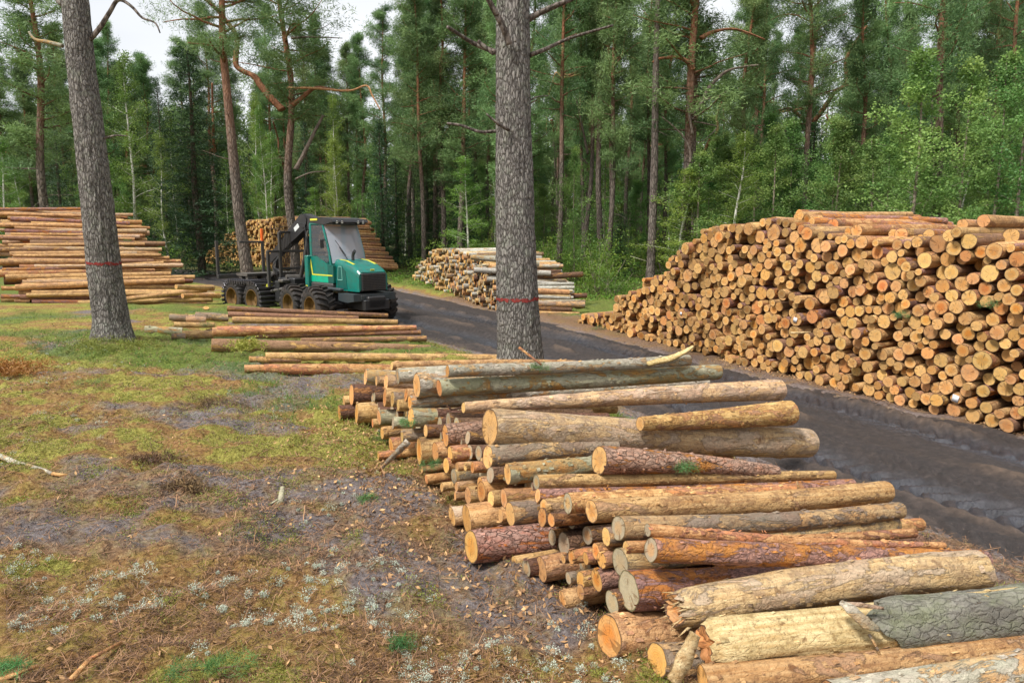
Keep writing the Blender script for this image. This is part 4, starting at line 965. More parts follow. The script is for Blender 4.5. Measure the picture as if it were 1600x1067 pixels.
for k in range(19):
    f = k / 18; x1 = 566 + 56 * f ** .9; y1 = 346 + 74 * f; p = at_depth(x1 - 95, y1 - 3 + random.uniform(-2, 2), 43.5 - 2 * f); q = at_depth(x1 + random.uniform(-3, 3), y1 + random.uniform(-1, 2), 47 - 2 * f)
    put_log('distant_log', p, q, .13, .12, random.choice(['bark_orange', 'bark_tan', 'bark_spruce']), 'cut_far', '%s log from the top on the right slope of the far pile' % ORD[k], 'logs of the far pile behind the forwarder', sides=10, step=.6, knots=0)
# ------------------------------------------------------------------ the forwarder
plain('paint_green', (.0, .155, .125), .3, .5, 0, .6, 5.0, (.05, .06, .04))
plain('paint_green_dark', (.0, .085, .07), .4, .5, 0, .35, 3.0, (.03, .035, .025))
plain('paint_green_light', (.0, .36, .21), .4, .5, 0, .25)
plain('paint_yellow', (.62, .60, .06), .5, .4, 0, .2)
plain('panel_line', (.18, .42, .36), .5)
plain('black_steel', (.018, .018, .02), .45, .5, 0, .3, 4.0, (.06, .05, .04))
plain('dark_steel', (.045, .043, .042), .55, .4, 0, .5, 4.0, (.10, .075, .05))
plain('worn_steel', (.13, .12, .11), .5, .4, .3, .4)
plain('bumper_steel', (.035, .045, .05), .5, .4, 0, .4, 3.0, (.08, .07, .06))
plain('rubber', (.028, .025, .024), .75, .3, 0, .8, 3.0, (.085, .062, .048))
plain('rim_ochre', (.16, .085, .022), .7, .3, 0, .85, 5.0, (.06, .04, .028))
plain('lamp_glass', (.75, .75, .72), .15, .6)
plain('orange_paint', (.80, .14, .02), .6, .3)
plain('seat_fabric', (.33, .31, .29), .9, .1)
plain('decal_white', (.6, .62, .62), .6)
plain('track_steel', (.11, .105, .115), .38, .6, .6, .55, 6.0, (.035, .028, .025))
def glass_mat():
    n = N('cab_glass', .04, .9); n.col((.10, .12, .14)); n.b.inputs['Alpha'].default_value = .42; MAT['cab_glass'] = n.m
    n = N('windscreen_glass', .06, 1.0); v = n.vec('Object', rnd=False); n.col((.46, .49, .56)); n.b.inputs['Alpha'].default_value = .55; MAT['windscreen_glass'] = n.m  # windscreen: pale blue-grey base colour stands in for reflected sky
glass_mat()
hx, hy = .70, -.714; TH = math.atan2(hy, hx)
nc = G(477, 492); nc.z = 0
fc = Vector((nc.x + .714 * 1.30, nc.y + .70 * 1.30, 0)); fz = float(base_z(np.array([fc.x]), np.array([fc.y]))[0]) - .04
FW = empty('forwarder', (fc.x, fc.y, fz), TH)
tag(FW, 'green and black eight wheeled log forwarder standing on the muddy road', 'forwarder')
FW.scale = (.965, .965, .965)
REAR = math.radians(6.5); PIV = -1.75
MR = np.array(Matrix.Translation((PIV, 0, 0)) @ Matrix.Rotation(REAR, 4, 'Z') @ Matrix.Translation((-PIV, 0, 0)))
def part(name, b, mats, rear=False, parent=None, sm=False):
    if rear: b.xform(MR)
    return b.build(name, [MAT[m] for m in (mats if isinstance(mats, (list, tuple)) else [mats])], parent or FW, sm)
# --- front frame
b = MB(); b.box((.4, 0, .86), (4.3, .72, .42), bevel=.04); b.box((.0, 0, .66), (1.9, 1.5, .22), bevel=.05); b.box((2.0, 0, .78), (1.1, 1.0, .36), bevel=.03)
for sx in (-.78, .78): b.tube([(sx, -1.1, .64), (sx, 1.1, .64)], .12, 10)
for sy in (-.78, .78): b.box((0, sy, .66), (1.9, .2, .3), bevel=.06)
part('chassis', b, 'black_steel')
# --- hood
def loft(b, secs, mat=0, n=20):
    """secs: (x, half width, z bottom, z top, corner radius)"""
    rows = []
    for (x, w, z0, z1, r) in secs:
        p = [(-w, z0)]; 
        for a in np.linspace(math.pi, math.pi / 2, 6): p.append((-w + r + r * math.cos(a), z1 - r + r * math.sin(a)))
        for a in np.linspace(math.pi / 2, 0, 6): p.append((w - r + r * math.cos(a), z1 - r + r * math.sin(a)))
        p.append((w, z0)); rows.append([(x, y, z) for y, z in p])
    V = np.array(rows); k, m = V.shape[:2]; i, j = np.meshgrid(np.arange(k - 1), np.arange(m - 1), indexing='ij')
    q = np.stack([i * m + j, i * m + j + 1, (i + 1) * m + j + 1, (i + 1) * m + j], -1).reshape(-1, 4)
    V = np.concatenate([V.reshape(-1, 3), V[0].mean(0)[None], V[-1].mean(0)[None]])
    t = [(k * m, a + 1, a) for a in range(m - 1)] + [(k * m + 1, (k - 1) * m + a, (k - 1) * m + a + 1) for a in range(m - 1)]
    b.add(V, q, t, mat)
b = MB(); loft(b, [(.52, .80, 1.20, 2.26, .16), (1.0, .80, 1.20, 2.22, .18), (1.5, .79, 1.20, 2.10, .2), (1.85, .77, 1.20, 1.96, .2), (1.98, .74, 1.2, 1.86, .18)])
hood = part('hood', b, 'paint_green', sm=False); hood.scale = (1.0, .76, 1); hood.location = (.36, 0, .03)
b = MB(); b.prism([(.66, 1.26), (.60, 2.0), (1.0, 2.05), (1.22, 1.86), (1.30, 1.26)], -.812, -.80); part('side_panel', b, 'paint_green_dark', parent=hood)
b = MB()
o = [(.70, 1.56), (.76, 2.02), (.96, 2.02), (1.00, 1.56)]
for k in range(4):
    a, c = o[k], o[(k + 1) % 4]; b.tube([(a[0], -.815, a[1]), (c[0], -.815, c[1])], .014, 6)
part('hatch_outline', b, 'panel_line', parent=hood)
b = MB(); b.box((2.0, 0, 1.52), (.06, 1.26, .60), bevel=.02)
for k in range(10): b.box((2.045, 0, 1.27 + k * .056), (.04, 1.2, .018), mat=1)
part('grille', b, ['black_steel', 'dark_steel'], parent=hood)
b = MB()
for s in (-1, 1): b.prism([(.60, 2.262), (1.0, 2.23), (1.5, 2.115), (1.5, 2.09), (1.0, 2.20), (.60, 2.24)], s * .56 - .05, s * .56 + .05)
b.box((1.93, 0, 1.915), (.02, .2, .07), rot=Matrix.Rotation(.4, 3, 'Y')); part('stripe', b, 'paint_yellow', parent=hood)
b = MB(); b.tube([(.95, -.18, 2.1), (.95, -.18, 2.38), (.99, -.18, 2.48), (1.09, -.18, 2.55)], .065, 12); part('exhaust_pipe', b, 'black_steel', parent=hood)
b = MB(); b.prism([(1.35, .90), (1.35, 1.16), (2.28, 1.16), (2.28, .92), (1.9, .86)], -1.12, 1.12); b.box((1.0, -1.0, 1.27), (.9, .22, .1), bevel=.03); b.box((1.0, 1.0, 1.27), (.9, .22, .1), bevel=.03); b.box((2.295, 0, 1.04), (.03, 1.5, .16), bevel=.01)
bp = part('bumper', b, 'bumper_steel'); bp.scale = (1.05, .74, 1); bp.location = (.0, 0, 0)
# --- cab
b = MB()
b.prism([(-.95, 1.22), (-1.0, 2.16), (-.6, 2.17), (.12, 1.90), (.62, 1.84), (.62, 1.22)], -.78, .78); cab = part('cab', b, 'paint_green'); cab.scale = (1, .90, .965); cab.location = (.32, 0, .30)
b = MB(); b.prism([(-.96, 1.21), (-.975, 1.44), (.25, 1.44), (.25, 1.21)], -.79, -.781); part('sill_panel', b, 'paint_green_light', parent=cab)
b = MB(); b.prism([(.25, 1.21), (.22, 1.90), (.62, 1.845), (.62, 1.21)], -.79, -.781); part('door_panel', b, 'paint_green_dark', parent=cab)
b = MB(); b.prism([(-1.0, 2.05), (-.93, 2.05), (-.80, 1.50), (-.87, 1.45)], -.80, -.793); b.prism([(-.80, 1.50), (.56, 1.50), (.56, 1.455), (-.87, 1.45)], -.80, -.793); part('stripe', b, 'paint_yellow', parent=cab)
b = MB()
for s in (-1, 1):
    b.box((-.93, s * .73, 2.75), (.14, .12, 1.22), bevel=.02)
    b.tube([(-.10, s * .74, 3.42), (.12, s * .76, 2.9), (.36, s * .77, 2.3), (.44, s * .77, 1.84)], .045, 8)
b.box((-.50, -.70, 3.42), (1.0, .16, .26), bevel=.04); b.box((-.50, .70, 3.42), (1.0, .16, .26), bevel=.04)
part('pillar', b, 'paint_green', parent=cab)
b = MB(); b.prism([(-1.02, 3.42), (-1.0, 3.54), (-.1, 3.58), (.62, 3.50), (.70, 3.40), (.1, 3.30)], -.80, .80); b.box((.34, 0, 3.40), (.5, 1.5, .20), bevel=.03)
roof = part('roof', b, 'black_steel', parent=cab)
b = MB(); b.box((-.56, -.815, 3.50), (.5, .02, .07)); part('stripe', b, 'paint_yellow', parent=cab)
for yy in (-.58, -.36, .36, .58):
    b = MB(); b.tube([(.60, yy, 3.40), (.66, yy, 3.395)], .065, 12); b.tube([(.66, yy, 3.395), (.675, yy, 3.39)], .052, 12, mat=1); part('work_light', b, ['black_steel', 'lamp_glass'], parent=roof)
b = MB(); b.prism([(-.86, 2.19), (-.86, 3.30), (-.12, 3.30), (.10, 2.85), (.36, 2.0), (.12, 1.93), (-.6, 2.19)], -.765, -.757); part('side_window', b, 'cab_glass', parent=cab)
b = MB(); b.prism([(-.86, 2.19), (-.86, 3.30), (-.12, 3.30), (.10, 2.85), (.36, 2.0), (.12, 1.93), (-.6, 2.19)], .757, .765); part('side_window', b, 'cab_glass', parent=cab)
b = MB(); V = []; ys_ = np.linspace(-.75, .75, 13)
for y in ys_:
    c = .12 * (1 - (y / .75) ** 2)
    for (x, z) in ((-.02, 3.32), (.16, 2.95), (.38, 2.35), (.50, 1.92)): V.append((x + c + .03, y, z))
i, j = np.meshgrid(np.arange(12), np.arange(3), indexing='ij'); q = np.stack([i * 4 + j, i * 4 + j + 1, (i + 1) * 4 + j + 1, (i + 1) * 4 + j], -1).reshape(-1, 4)
b.add(V, q); part('windscreen', b, 'windscreen_glass', parent=cab, sm=True)
b = MB(); b.tube([(.64, -.1, 1.98), (.56, -.42, 2.45), (.545, -.44, 2.5)], .014, 6); b.tube([(.60, -.20, 2.2), (.46, -.56, 2.75)], .012, 6); part('wiper', b, 'black_steel', parent=cab)
b = MB(); b.box((-.98, 0, 2.72), (.03, 1.34, 1.1)); part('rear_window', b, 'cab_glass', parent=cab)
b = MB(); b.box((-.45, 0, 2.0), (.5, .5, .16), bevel=.05); b.box((-.66, 0, 2.45), (.15, .5, .8), bevel=.06); b.box((-.68, 0, 2.95), (.11, .28, .2), bevel=.04); b.box((-.4, -.33, 2.2), (.4, .09, .08), bevel=.02); b.box((-.4, .33, 2.2), (.4, .09, .08), bevel=.02)
part('seat', b, 'seat_fabric', parent=cab)
b = MB(); b.tube([(.22, -.82, 2.75), (.28, -1.0, 2.76)], .012, 6); b.box((.28, -1.02, 2.62), (.03, .16, .3), bevel=.01); part('mirror', b, 'black_steel', parent=cab)
b = MB(); b.box((-1.12, -.70, 1.78), (.24, .30, 1.25), bevel=.03); part('tool_locker', b, 'paint_green').location = (.38, 0, 0)
b = MB(); b.box((-1.245, -.70, 1.3), (.005, .2, .09)); b.box((-1.12, -.853, 1.30), (.14, .004, .06)); part('sticker', b, 'paint_yellow').location = (.38, 0, 0)
b = MB(); b.box((-.25, 0, 1.35), (1.5, 1.5, .22), bevel=.05); b.box((-.3, -.62, 1.2), (.9, .3, .22), bevel=.05); part('underbody', b, 'dark_steel').location = (.38, 0, 0)
# --- wheels
def tyre_mesh(R=.66, Wd=.64, lugs=22, lug=.055):
    b = MB(); prof_ = [(-.5, .60), (-.52, .72), (-.5, .86), (-.42, .95), (-.25, .985), (0, .99), (.25, .985), (.42, .95), (.5, .86), (.52, .72), (.5, .60), (.2, .52), (-.2, .52)]
    S = 44; V = []
    for k in range(S):
        a = k * 2 * math.pi / S
        for (y, r) in prof_: V.append((R * r * math.cos(a), y * Wd, R * r * math.sin(a)))
    m = len(prof_); i, j = np.meshgrid(np.arange(S), np.arange(m), indexing='ij'); q = np.stack([i * m + j, i * m + (j + 1) % m, ((i + 1) % S) * m + (j + 1) % m, ((i + 1) % S) * m + j], -1).reshape(-1, 4); b.add(V, q[:, ::-1])
    for k in range(lugs):
        for s in (-1, 1):
            V = []
            for u_, dv, rr in ((0.0, 0.0, 1.0), (.25, .10, 1.0), (.45, .18, .975), (.53, .22, .90)):
                a = (k + (.5 if s > 0 else 0)) * 2 * math.pi / lugs + dv
                for da in (-.045, .045):
                    for h in (.93, 1.0): V.append((R * rr * (h if h < 1 else 1 + lug / R * (1 if rr > .95 else .5)) * math.cos(a + da), s * u_ * Wd, R * rr * (h if h < 1 else 1 + lug / R * (1 if rr > .95 else .5)) * math.sin(a + da)))
            q = []
            for w in range(3):
                o = w * 4; q += [(o, o + 1, o + 5, o + 4), (o + 1, o + 3, o + 7, o + 5), (o + 3, o + 2, o + 6, o + 7)]
            q.append((12, 13, 15, 14)); b.add(V, q)
    return b.mesh('tyre', MAT['rubber'], False)
def rim_mesh(R=.66, Wd=.64):
    b = MB(); S = 32
    for s in (-1, 1):
        prof_ = [(.5, .60), (.50, .555), (.44, .54), (.34, .50), (.20, .47), (.12, .36), (.10, .18), (.20, .16), (.22, .0)]; V = []
        for k in range(S):
            a = k * 2 * math.pi / S
            for (y, r) in prof_: V.append((R * r * math.cos(a), s * y * Wd, R * r * math.sin(a)))
        m = len(prof_); i, j = np.meshgrid(np.arange(S), np.arange(m - 1), indexing='ij'); b.add(V, np.stack([i * m + j, i * m + (j + 1), ((i + 1) % S) * m + (j + 1), ((i + 1) % S) * m + j], -1).reshape(-1, 4))
        for k in range(8):
            a = k * math.pi / 4; b.tube([(R * .26 * math.cos(a), s * .1 * Wd, R * .26 * math.sin(a)), (R * .26 * math.cos(a), s * .15 * Wd, R * .26 * math.sin(a))], .02, 6)
    return b.mesh('rim', MAT['rim_ochre'], False)
TM, RM_ = tyre_mesh(.67, .66, 20, .07), rim_mesh()
TR = tyre_mesh(.64, .60, 22, .03)
MRm = Matrix(MR.tolist())
for rear in (False, True):
    for sx in (-.80, .80) if not rear else (-5.35, -3.85):
        for sy in ((-1.12, 1.12) if rear else (-1.27, 1.27)):
            w = link('wheel', TR if rear else TM, FW); M = Matrix.Translation((sx, sy, .66))
            w.matrix_local = (MRm if rear else Matrix.Identity(4)) @ M @ Matrix.Rotation(random.uniform(0, 1), 4, 'Y')
            r = link('rim', RM_, w)
# --- steel band tracks over the rear wheels
for sy in (-1.12, 1.12):
    b = MB(); xc = (-5.35, -3.85); R = .70; zc = .66; path = []
    arc = math.pi * R; flat = 1.5; tot = 2 * arc + 2 * flat; n = 42
    for k in range(n):
        s = k / n * tot
        if s < flat: x, z, a = xc[0] + s, zc + R - .03 * math.sin(s / flat * math.pi), 0
        elif s < flat + arc: a_ = (s - flat) / R; x, z, a = xc[1] + R * math.sin(a_), zc + R * math.cos(a_), a_
        elif s < 2 * flat + arc: x, z, a = xc[1] - (s - flat - arc), zc - R + .02, math.pi
        else: a_ = (s - 2 * flat - arc) / R + math.pi; x, z, a = xc[0] + R * math.sin(a_), zc + R * math.cos(a_), a_
        rot = Matrix.Rotation(a, 3, 'Y'); b.box((x, sy, z), (.115, .70, .035), rot=rot, bevel=.008)
        o = rot @ Vector((0, 0, .04)); b.box((x + o.x, sy, z + o.z), (.03, .72, .05), rot=rot, bevel=.008)
        for s2 in (-1, 1):
            o = rot @ Vector((.0, 0, -.06)); b.box((x + o.x, sy + s2 * .335, z + o.z), (.07, .03, .12), rot=rot, bevel=.01)
    part('track', b, 'track_steel', True)
# --- rear frame and bunk
b = MB(); b.box((-4.3, 0, .98), (5.6, .42, .30), bevel=.03); b.box((-4.9, 0, .68), (.5, 1.7, .3), bevel=.05); b.box((-2.2, 0, .9), (1.0, .8, .6), bevel=.08); b.box((-2.6, -.45, 1.35), (1.1, .5, .35), bevel=.05)
for sy in (-.78, .78): b.box((-4.9, sy, .68), (1.8, .2, .3), bevel=.06)
b.tube([(PIV + .1, 0, .5), (PIV + .1, 0, 1.3)], .2, 12); b.box((-2.75, 0, 1.0), (.3, 2.0, .8), bevel=.03); part('rear_frame', b, 'black_steel', True)
b = MB()
for yy in (-1.05, 1.05):
    b.box((-7.0, yy, 2.15), (.10, .12, 1.5), bevel=.01)
b.box((-7.0, 0, 1.42), (.16, 2.2, .18), bevel=.02); b.box((-7.0, .52, 2.85), (.08, 1.1, .09), bevel=.01); part('bunk', b, 'dark_steel', True)
b = MB(); b.box((-7.0, 1.05, 3.12), (.09, .10, .60), bevel=.01); part('marker_post', b, 'orange_paint', True)
for xx in (-5.05,):
    b = MB(); b.prism([(xx - .40, 1.62), (xx + .46, 1.62), (xx + .42, 1.52), (xx - .34, 1.52)], -1.12, 1.12)
    for yy in (-.98, -.3, .3, .98):
        b.prism([(xx - .30, 1.52), (xx - .10, 1.52), (xx + .08, 1.05), (xx - .08, 1.05)], yy - .09, yy + .09); b.prism([(xx + .22, 1.52), (xx + .38, 1.52), (xx + .42, 1.05), (xx + .28, 1.05)], yy - .09, yy + .09)
    part('bolster', b, 'worn_steel', True)
b = MB(); gx = -3.0
def bar(p, q, r=.035, side=4): b.tube([p, q], r, 6)
for (y, z0, z1) in ((-1.15, 1.15, 2.55), (-.62, 1.15, 3.25), (.55, 1.3, 3.25), (1.1, 1.15, 2.9)): b.box((gx, y, (z0 + z1) / 2), (.11, .11, z1 - z0), bevel=.01)
for (y0, y1, z) in ((-.62, .55, 3.25), (-1.15, 1.1, 2.52), (-.62, 1.1, 1.85), (-1.15, 1.1, 1.3), (.55, 1.1, 2.9)): b.box((gx, (y0 + y1) / 2, z), (.095, y1 - y0, .095), bevel=.01)
for k in range(17):
    y = -.55 + k * .0655 * 1.02; b.tube([(gx, y, 1.3), (gx, y, 3.24)], .014, 5)
for k in range(8):
    y = .62 + k * .06; b.tube([(gx, y, 1.3), (gx, y, 2.52)], .009, 5)
part('headboard_gate', b, 'dark_steel', True)
b = MB(); b.box((-3.25, -1.02, 1.22), (.5, .06, .14), bevel=.01, rot=Matrix.Rotation(-.35, 3, 'Y')); part('warning_plate', b, 'paint_yellow', True)
b = MB(); b.tube([(-3.1, -1.0, 1.0), (-2.3, -.9, 1.15), (-1.9, -.8, 1.2)], .06, 8); b.tube([(-2.55, -.7, 1.55), (-2.35, .2, 1.5)], .10, 8); b.box((-2.4, -.9, 1.42), (.3, .35, .12), bevel=.03); part('hydraulic_block', b, 'worn_steel', True)
# --- crane folded over the bunk
b = MB(); b.tube([(-1.95, .05, 1.1), (-1.95, .05, 2.2)], [.22, .19], 14); b.box((-1.95, .05, 2.3), (.34, .34, .5), bevel=.04)
b.tube([(-1.95, .05, 2.4), (-1.65, .02, 3.1), (-1.5, 0, 3.55)], [.2, .18, .18], 8); pil = part('crane_pillar', b, 'black_steel', True)
b = MB()
def beam(b, p, q, w, h0, h1, mat=0):
    p, q = Vector(p), Vector(q); x = (q - p).normalized(); y = Vector((0, 0, 1)).cross(x).normalized(); z = x.cross(y); V = []
    for (c, h) in ((p, h0), (q, h1)):
        for sy in (-1, 1):
            for sz in (-1, 1): V.append(c + y * sy * w / 2 + z * sz * h / 2)
    b.add([tuple(v) for v in V], [(0, 1, 3, 2), (4, 6, 7, 5), (0, 4, 5, 1), (2, 3, 7, 6), (0, 2, 6, 4), (1, 5, 7, 3)], mat=mat)
beam(b, (-1.45, 0, 3.55), (-2.05, 0, 3.66), .34, .46, .56); beam(b, (-2.05, 0, 3.66), (-3.3, 0, 2.92), .34, .62, .46); beam(b, (-3.3, 0, 2.92), (-4.6, 0, 2.15), .26, .42, .30)
b.tube([(-1.5, -.22, 3.55), (-1.5, .22, 3.55)], .24, 14); b.tube([(-2.05, -.21, 3.66), (-2.05, .21, 3.66)], .25, 14)
part('crane_boom', b, 'black_steel', True)
b = MB(); b.box((-2.5, -.178, 3.42), (.34, .01, .17), rot=Matrix.Rotation(-.55, 3, 'Y')); part('maker_plate', b, 'decal_white', True)
b = MB(); b.tube([(-2.2, -.3, 1.5), (-1.85, -.28, 2.4), (-1.7, -.25, 3.1)], [.075, .075, .045], 10); b.tube([(-1.95, -.28, 2.2), (-1.66, -.25, 3.3)], .04, 8, mat=1); part('lift_cylinder', b, ['dark_steel', 'worn_steel'], True)
b = MB()
for k in range(7):
    o = k * .05; b.tube([(-1.55 + .02 * k, -.32 + o, 1.3), (-1.45, -.42 + o, 2.0), (-1.62 - o * .4, -.35 + o, 2.8), (-1.9 - o, -.22 + o * .4, 3.55 + .05 * (k % 3)), (-2.4, -.2 + o * .5, 3.62 - .02 * k)], .016, 6)
for k in range(5): b.tube([(-3.9 + .1 * k, -.14, 2.35 + .05 * k), (-4.1, -.3, 1.9), (-4.0 + .08 * k, -.2, 1.55 + .05 * k)], .016, 6)
part('hose', b, 'black_steel', True)
b = MB(); beam(b, (-4.2, 0, 2.25), (-4.35, 0, 1.75), .2, .22, .18); b.tube([(-4.35, 0, 1.8), (-4.35, 0, 1.55)], .13, 10)
for s in (-1, 1):
    b.tube([(-4.35, s * .08, 1.6), (-4.35, s * .38, 1.42), (-4.35, s * .45, 1.15), (-4.35, s * .22, .98)], [.07, .08, .06, .03], 7)
part('grapple', b, 'dark_steel', True)
# ------------------------------------------------------------------ trees
def trunk_path(h, lean=(0, 0), wig=.15, seed=0, n=None):
    n = n or max(8, int(h / .8)); z = np.linspace(-.25, h, n)
    x = lean[0] * z / h + wig * vnoise(z * .18, seed * 3.3, 0, seed) * np.clip(z / 4, 0, 1); y = lean[1] * z / h + wig * vnoise(z * .18, seed * 3.3 + 9, 0, seed) * np.clip(z / 4, 0, 1)
    return np.stack([x, y, z], 1)
def blades(b, C, n, R, ln, wd, tone, mat=0, flat=.6, seed=0, up=0.15, quad=False, tr=.12):
    """n little needles or leaves around every centre in C (numpy), each a single small face"""
    g = np.random.default_rng(seed); m = len(C) * n; C = np.repeat(np.asarray(C, float), n, 0); R = np.repeat(np.broadcast_to(R, (m // n,)), n)
    d = g.normal(size=(m, 3)); d[:, 2] *= flat; d /= np.linalg.norm(d, axis=1)[:, None] + 1e-9
    p = C + d * (R * g.uniform(.15, 1, m) ** .6)[:, None]
    t = g.normal(size=(m, 3)) * .6 + d * .8; t[:, 2] += up; t /= np.linalg.norm(t, axis=1)[:, None] + 1e-9
    s = np.cross(t, g.normal(size=(m, 3))); s /= np.linalg.norm(s, axis=1)[:, None] + 1e-9
    L = ln * g.uniform(.6, 1.3, m)[:, None]; W = wd * g.uniform(.7, 1.25, m)[:, None]
    tn = np.clip(np.repeat(np.broadcast_to(tone, (m // n,)), n) + g.uniform(-tr, tr, m), 0, 1)
    if quad:
        V = np.stack([p - t * L / 2, p + s * W / 2, p + t * L / 2, p - s * W / 2], 1).reshape(-1, 3); b.add(V, quads=np.arange(m * 4).reshape(-1, 4), mat=mat, tone=np.repeat(tn, 4))
    else:
        V = np.stack([p - s * W / 2, p + s * W / 2, p + t * L], 1).reshape(-1, 3); b.add(V, tris=np.arange(m * 3).reshape(-1, 3), mat=mat, tone=np.repeat(tn, 3))
def tree_parts(name, parent, trunk, crown, tmat, cmat, root_kids=True):
    a = link('trunk', trunk.mesh('trunk', MAT[tmat])) ; kid(parent, a)
    if crown is not None and crown.n: kid(parent, link('crown', crown.mesh('crown', MAT[cmat], False)))
def branch(b, p0, d, L, r, seed, curve=.15, sides=5, seg=6):
    g = random.Random(seed); P = [np.array(p0, float)]; d = np.array(d, float)
    for k in range(seg):
        d = d + np.array([g.gauss(0, curve), g.gauss(0, curve), g.gauss(0, curve * .7) + .04]); d /= np.linalg.norm(d); P.append(P[-1] + d * L / seg)
    P = np.array(P); b.tube(P, np.linspace(r, r * .25, seg + 1), sides, luvoff=0.0); return P
def pine_tree(h=21, r=.2, seed=0, cb=.5, dens=1.0, spread=2.6, dead=10, lean=(0, 0), near=False, tmat='trunk_pine', name='pine_tree'):
    g = random.Random(seed); root = empty(name); P = trunk_path(h, lean, .25, seed); rad = r * (1.12 * np.exp(-np.clip(P[:, 2], 0, None) * 1.6) * .35 + (1 - np.clip(P[:, 2], 0, h) / h) ** .75 * .95 + .05)
    t = MB(); t.tube(P, rad, 14 if not near else 24, wob=.06, seed=seed); c = MB(); C, R, T = [], [], []
    at = lambda z: np.array([np.interp(z, P[:, 2], P[:, k]) for k in range(3)])
    nb = int(44 * dens * h / 21)
    for k in range(nb):
        f = k / (nb - 1); z = h * (cb + (1 - cb) * f ** .9) - .3; a = g.uniform(0, 6.28); L = spread * (1 - .72 * f ** 1.6) * g.uniform(.55, 1.15) * (.75 if f < .1 else 1)
        B = branch(t, at(z), (math.cos(a), math.sin(a), .18 + .5 * f), L, r * .28 * (1 - .6 * f), seed * 100 + k)
        tone = g.uniform(.1, .85)
        for s_ in range(2, len(B)):
            for q in range(5):
                o = np.array([g.gauss(0, .42), g.gauss(0, .42), g.gauss(0, .2) + .1]) * (L / 2.4); C.append(B[s_] + o); R.append(g.uniform(.26, .46)); T.append(min(1, max(0, tone + g.gauss(0, .16))))
    C.append(at(h) + np.array([0, 0, .2])); R.append(.4); T.append(.6)
    blades(c, C, 36 if near else 33, R, .20, .028 if near else .036, T, seed=seed, flat=.55)
    for k in range(dead):
        z = g.uniform(h * .12, h * cb); a = g.uniform(0, 6.28); branch(t, at(z), (math.cos(a), math.sin(a), g.uniform(-.3, .25)), g.uniform(.3, 1.6), r * .10, seed * 77 + k, .22, 4, 4)
    tree_parts(name, root, t, c, tmat, 'needles_pine'); return root
def spruce_tree(h=15, r=.16, seed=0, w=2.2, dens=1.0, name='spruce_tree'):
    g = random.Random(seed); root = empty(name); P = trunk_path(h, (0, 0), .08, seed); rad = r * (1 - np.clip(P[:, 2], 0, h) / h) ** .8 + .015; t = MB(); t.tube(P, rad, 8); c = MB(); C, R, T = [], [], []
    n = int(h * 11 * dens)
    for k in range(n):
        f = (k + .5) / n; z = h * (.05 + .95 * f); L = w * (1 - f) ** .8 * g.uniform(.7, 1.12) + .12; a = k * 2.399 + g.uniform(-.4, .4); dr = -.32 + .25 * f; tone = g.uniform(.1, .75)
        m = max(2, int(L / .24))
        for s_ in range(m):
            q = (s_ + 1) / m; p = np.array([math.cos(a) * L * q, math.sin(a) * L * q, z + dr * L * q + .18 * L * q * q])
            sp = .16 * L * (1 - q * .6)
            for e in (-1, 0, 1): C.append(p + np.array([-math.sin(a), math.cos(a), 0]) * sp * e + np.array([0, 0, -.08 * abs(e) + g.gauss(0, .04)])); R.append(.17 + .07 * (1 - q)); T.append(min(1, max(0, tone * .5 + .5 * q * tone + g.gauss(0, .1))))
        if k % 3 == 0: t.tube([(0, 0, z), (math.cos(a) * L * .6, math.sin(a) * L * .6, z + dr * L * .6 + .06 * L)], [.02, .01], 4, cap=False)
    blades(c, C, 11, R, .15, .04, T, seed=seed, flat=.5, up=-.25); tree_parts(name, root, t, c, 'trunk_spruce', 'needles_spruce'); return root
def leafy_tree(h=12, r=.08, seed=0, cb=.25, spread=1.8, dens=1.0, leaf=.085, tmat='trunk_birch', cmat='leaves_birch', droop=.0, name='birch_tree', lean=(0, 0), nleaf=22):
    g = random.Random(seed); root = empty(name); P = trunk_path(h, lean, .3, seed); rad = r * (1 - np.clip(P[:, 2], 0, h) / h) ** .85 + .01; t = MB(); t.tube(P, rad, 8); c = MB(); C, R, T = [], [], []
    at = lambda z: np.array([np.interp(z, P[:, 2], P[:, k]) for k in range(3)]); n = int(30 * dens * h / 12)
    for k in range(n):
        f = (k + .5) / n; z = h * (cb + (1 - cb) * f); a = g.uniform(0, 6.28); prof = math.sin(min(1, .18 + f * .95) * math.pi) ** .7; L = spread * (prof * .85 + .15) * g.uniform(.5, 1.2)
        B = branch(t, at(z), (math.cos(a), math.sin(a), .55), L, r * .3 * (1 - f * .6), seed * 50 + k, .2, 4, 5); tone = g.uniform(.1, .9)
        for s_ in range(1, len(B)):
            for q in range(3): C.append(B[s_] + np.array([g.gauss(0, .22), g.gauss(0, .22), g.gauss(0, .18) - droop * abs(g.gauss(0, .5))]) * max(.6, L / 2)); R.append(g.uniform(.2, .42)); T.append(min(1, max(0, tone + g.gauss(0, .15))))
    blades(c, C, nleaf, R, leaf, leaf * .75, T, seed=seed, flat=.75, quad=True); tree_parts(name, root, t, c, tmat, cmat); return root
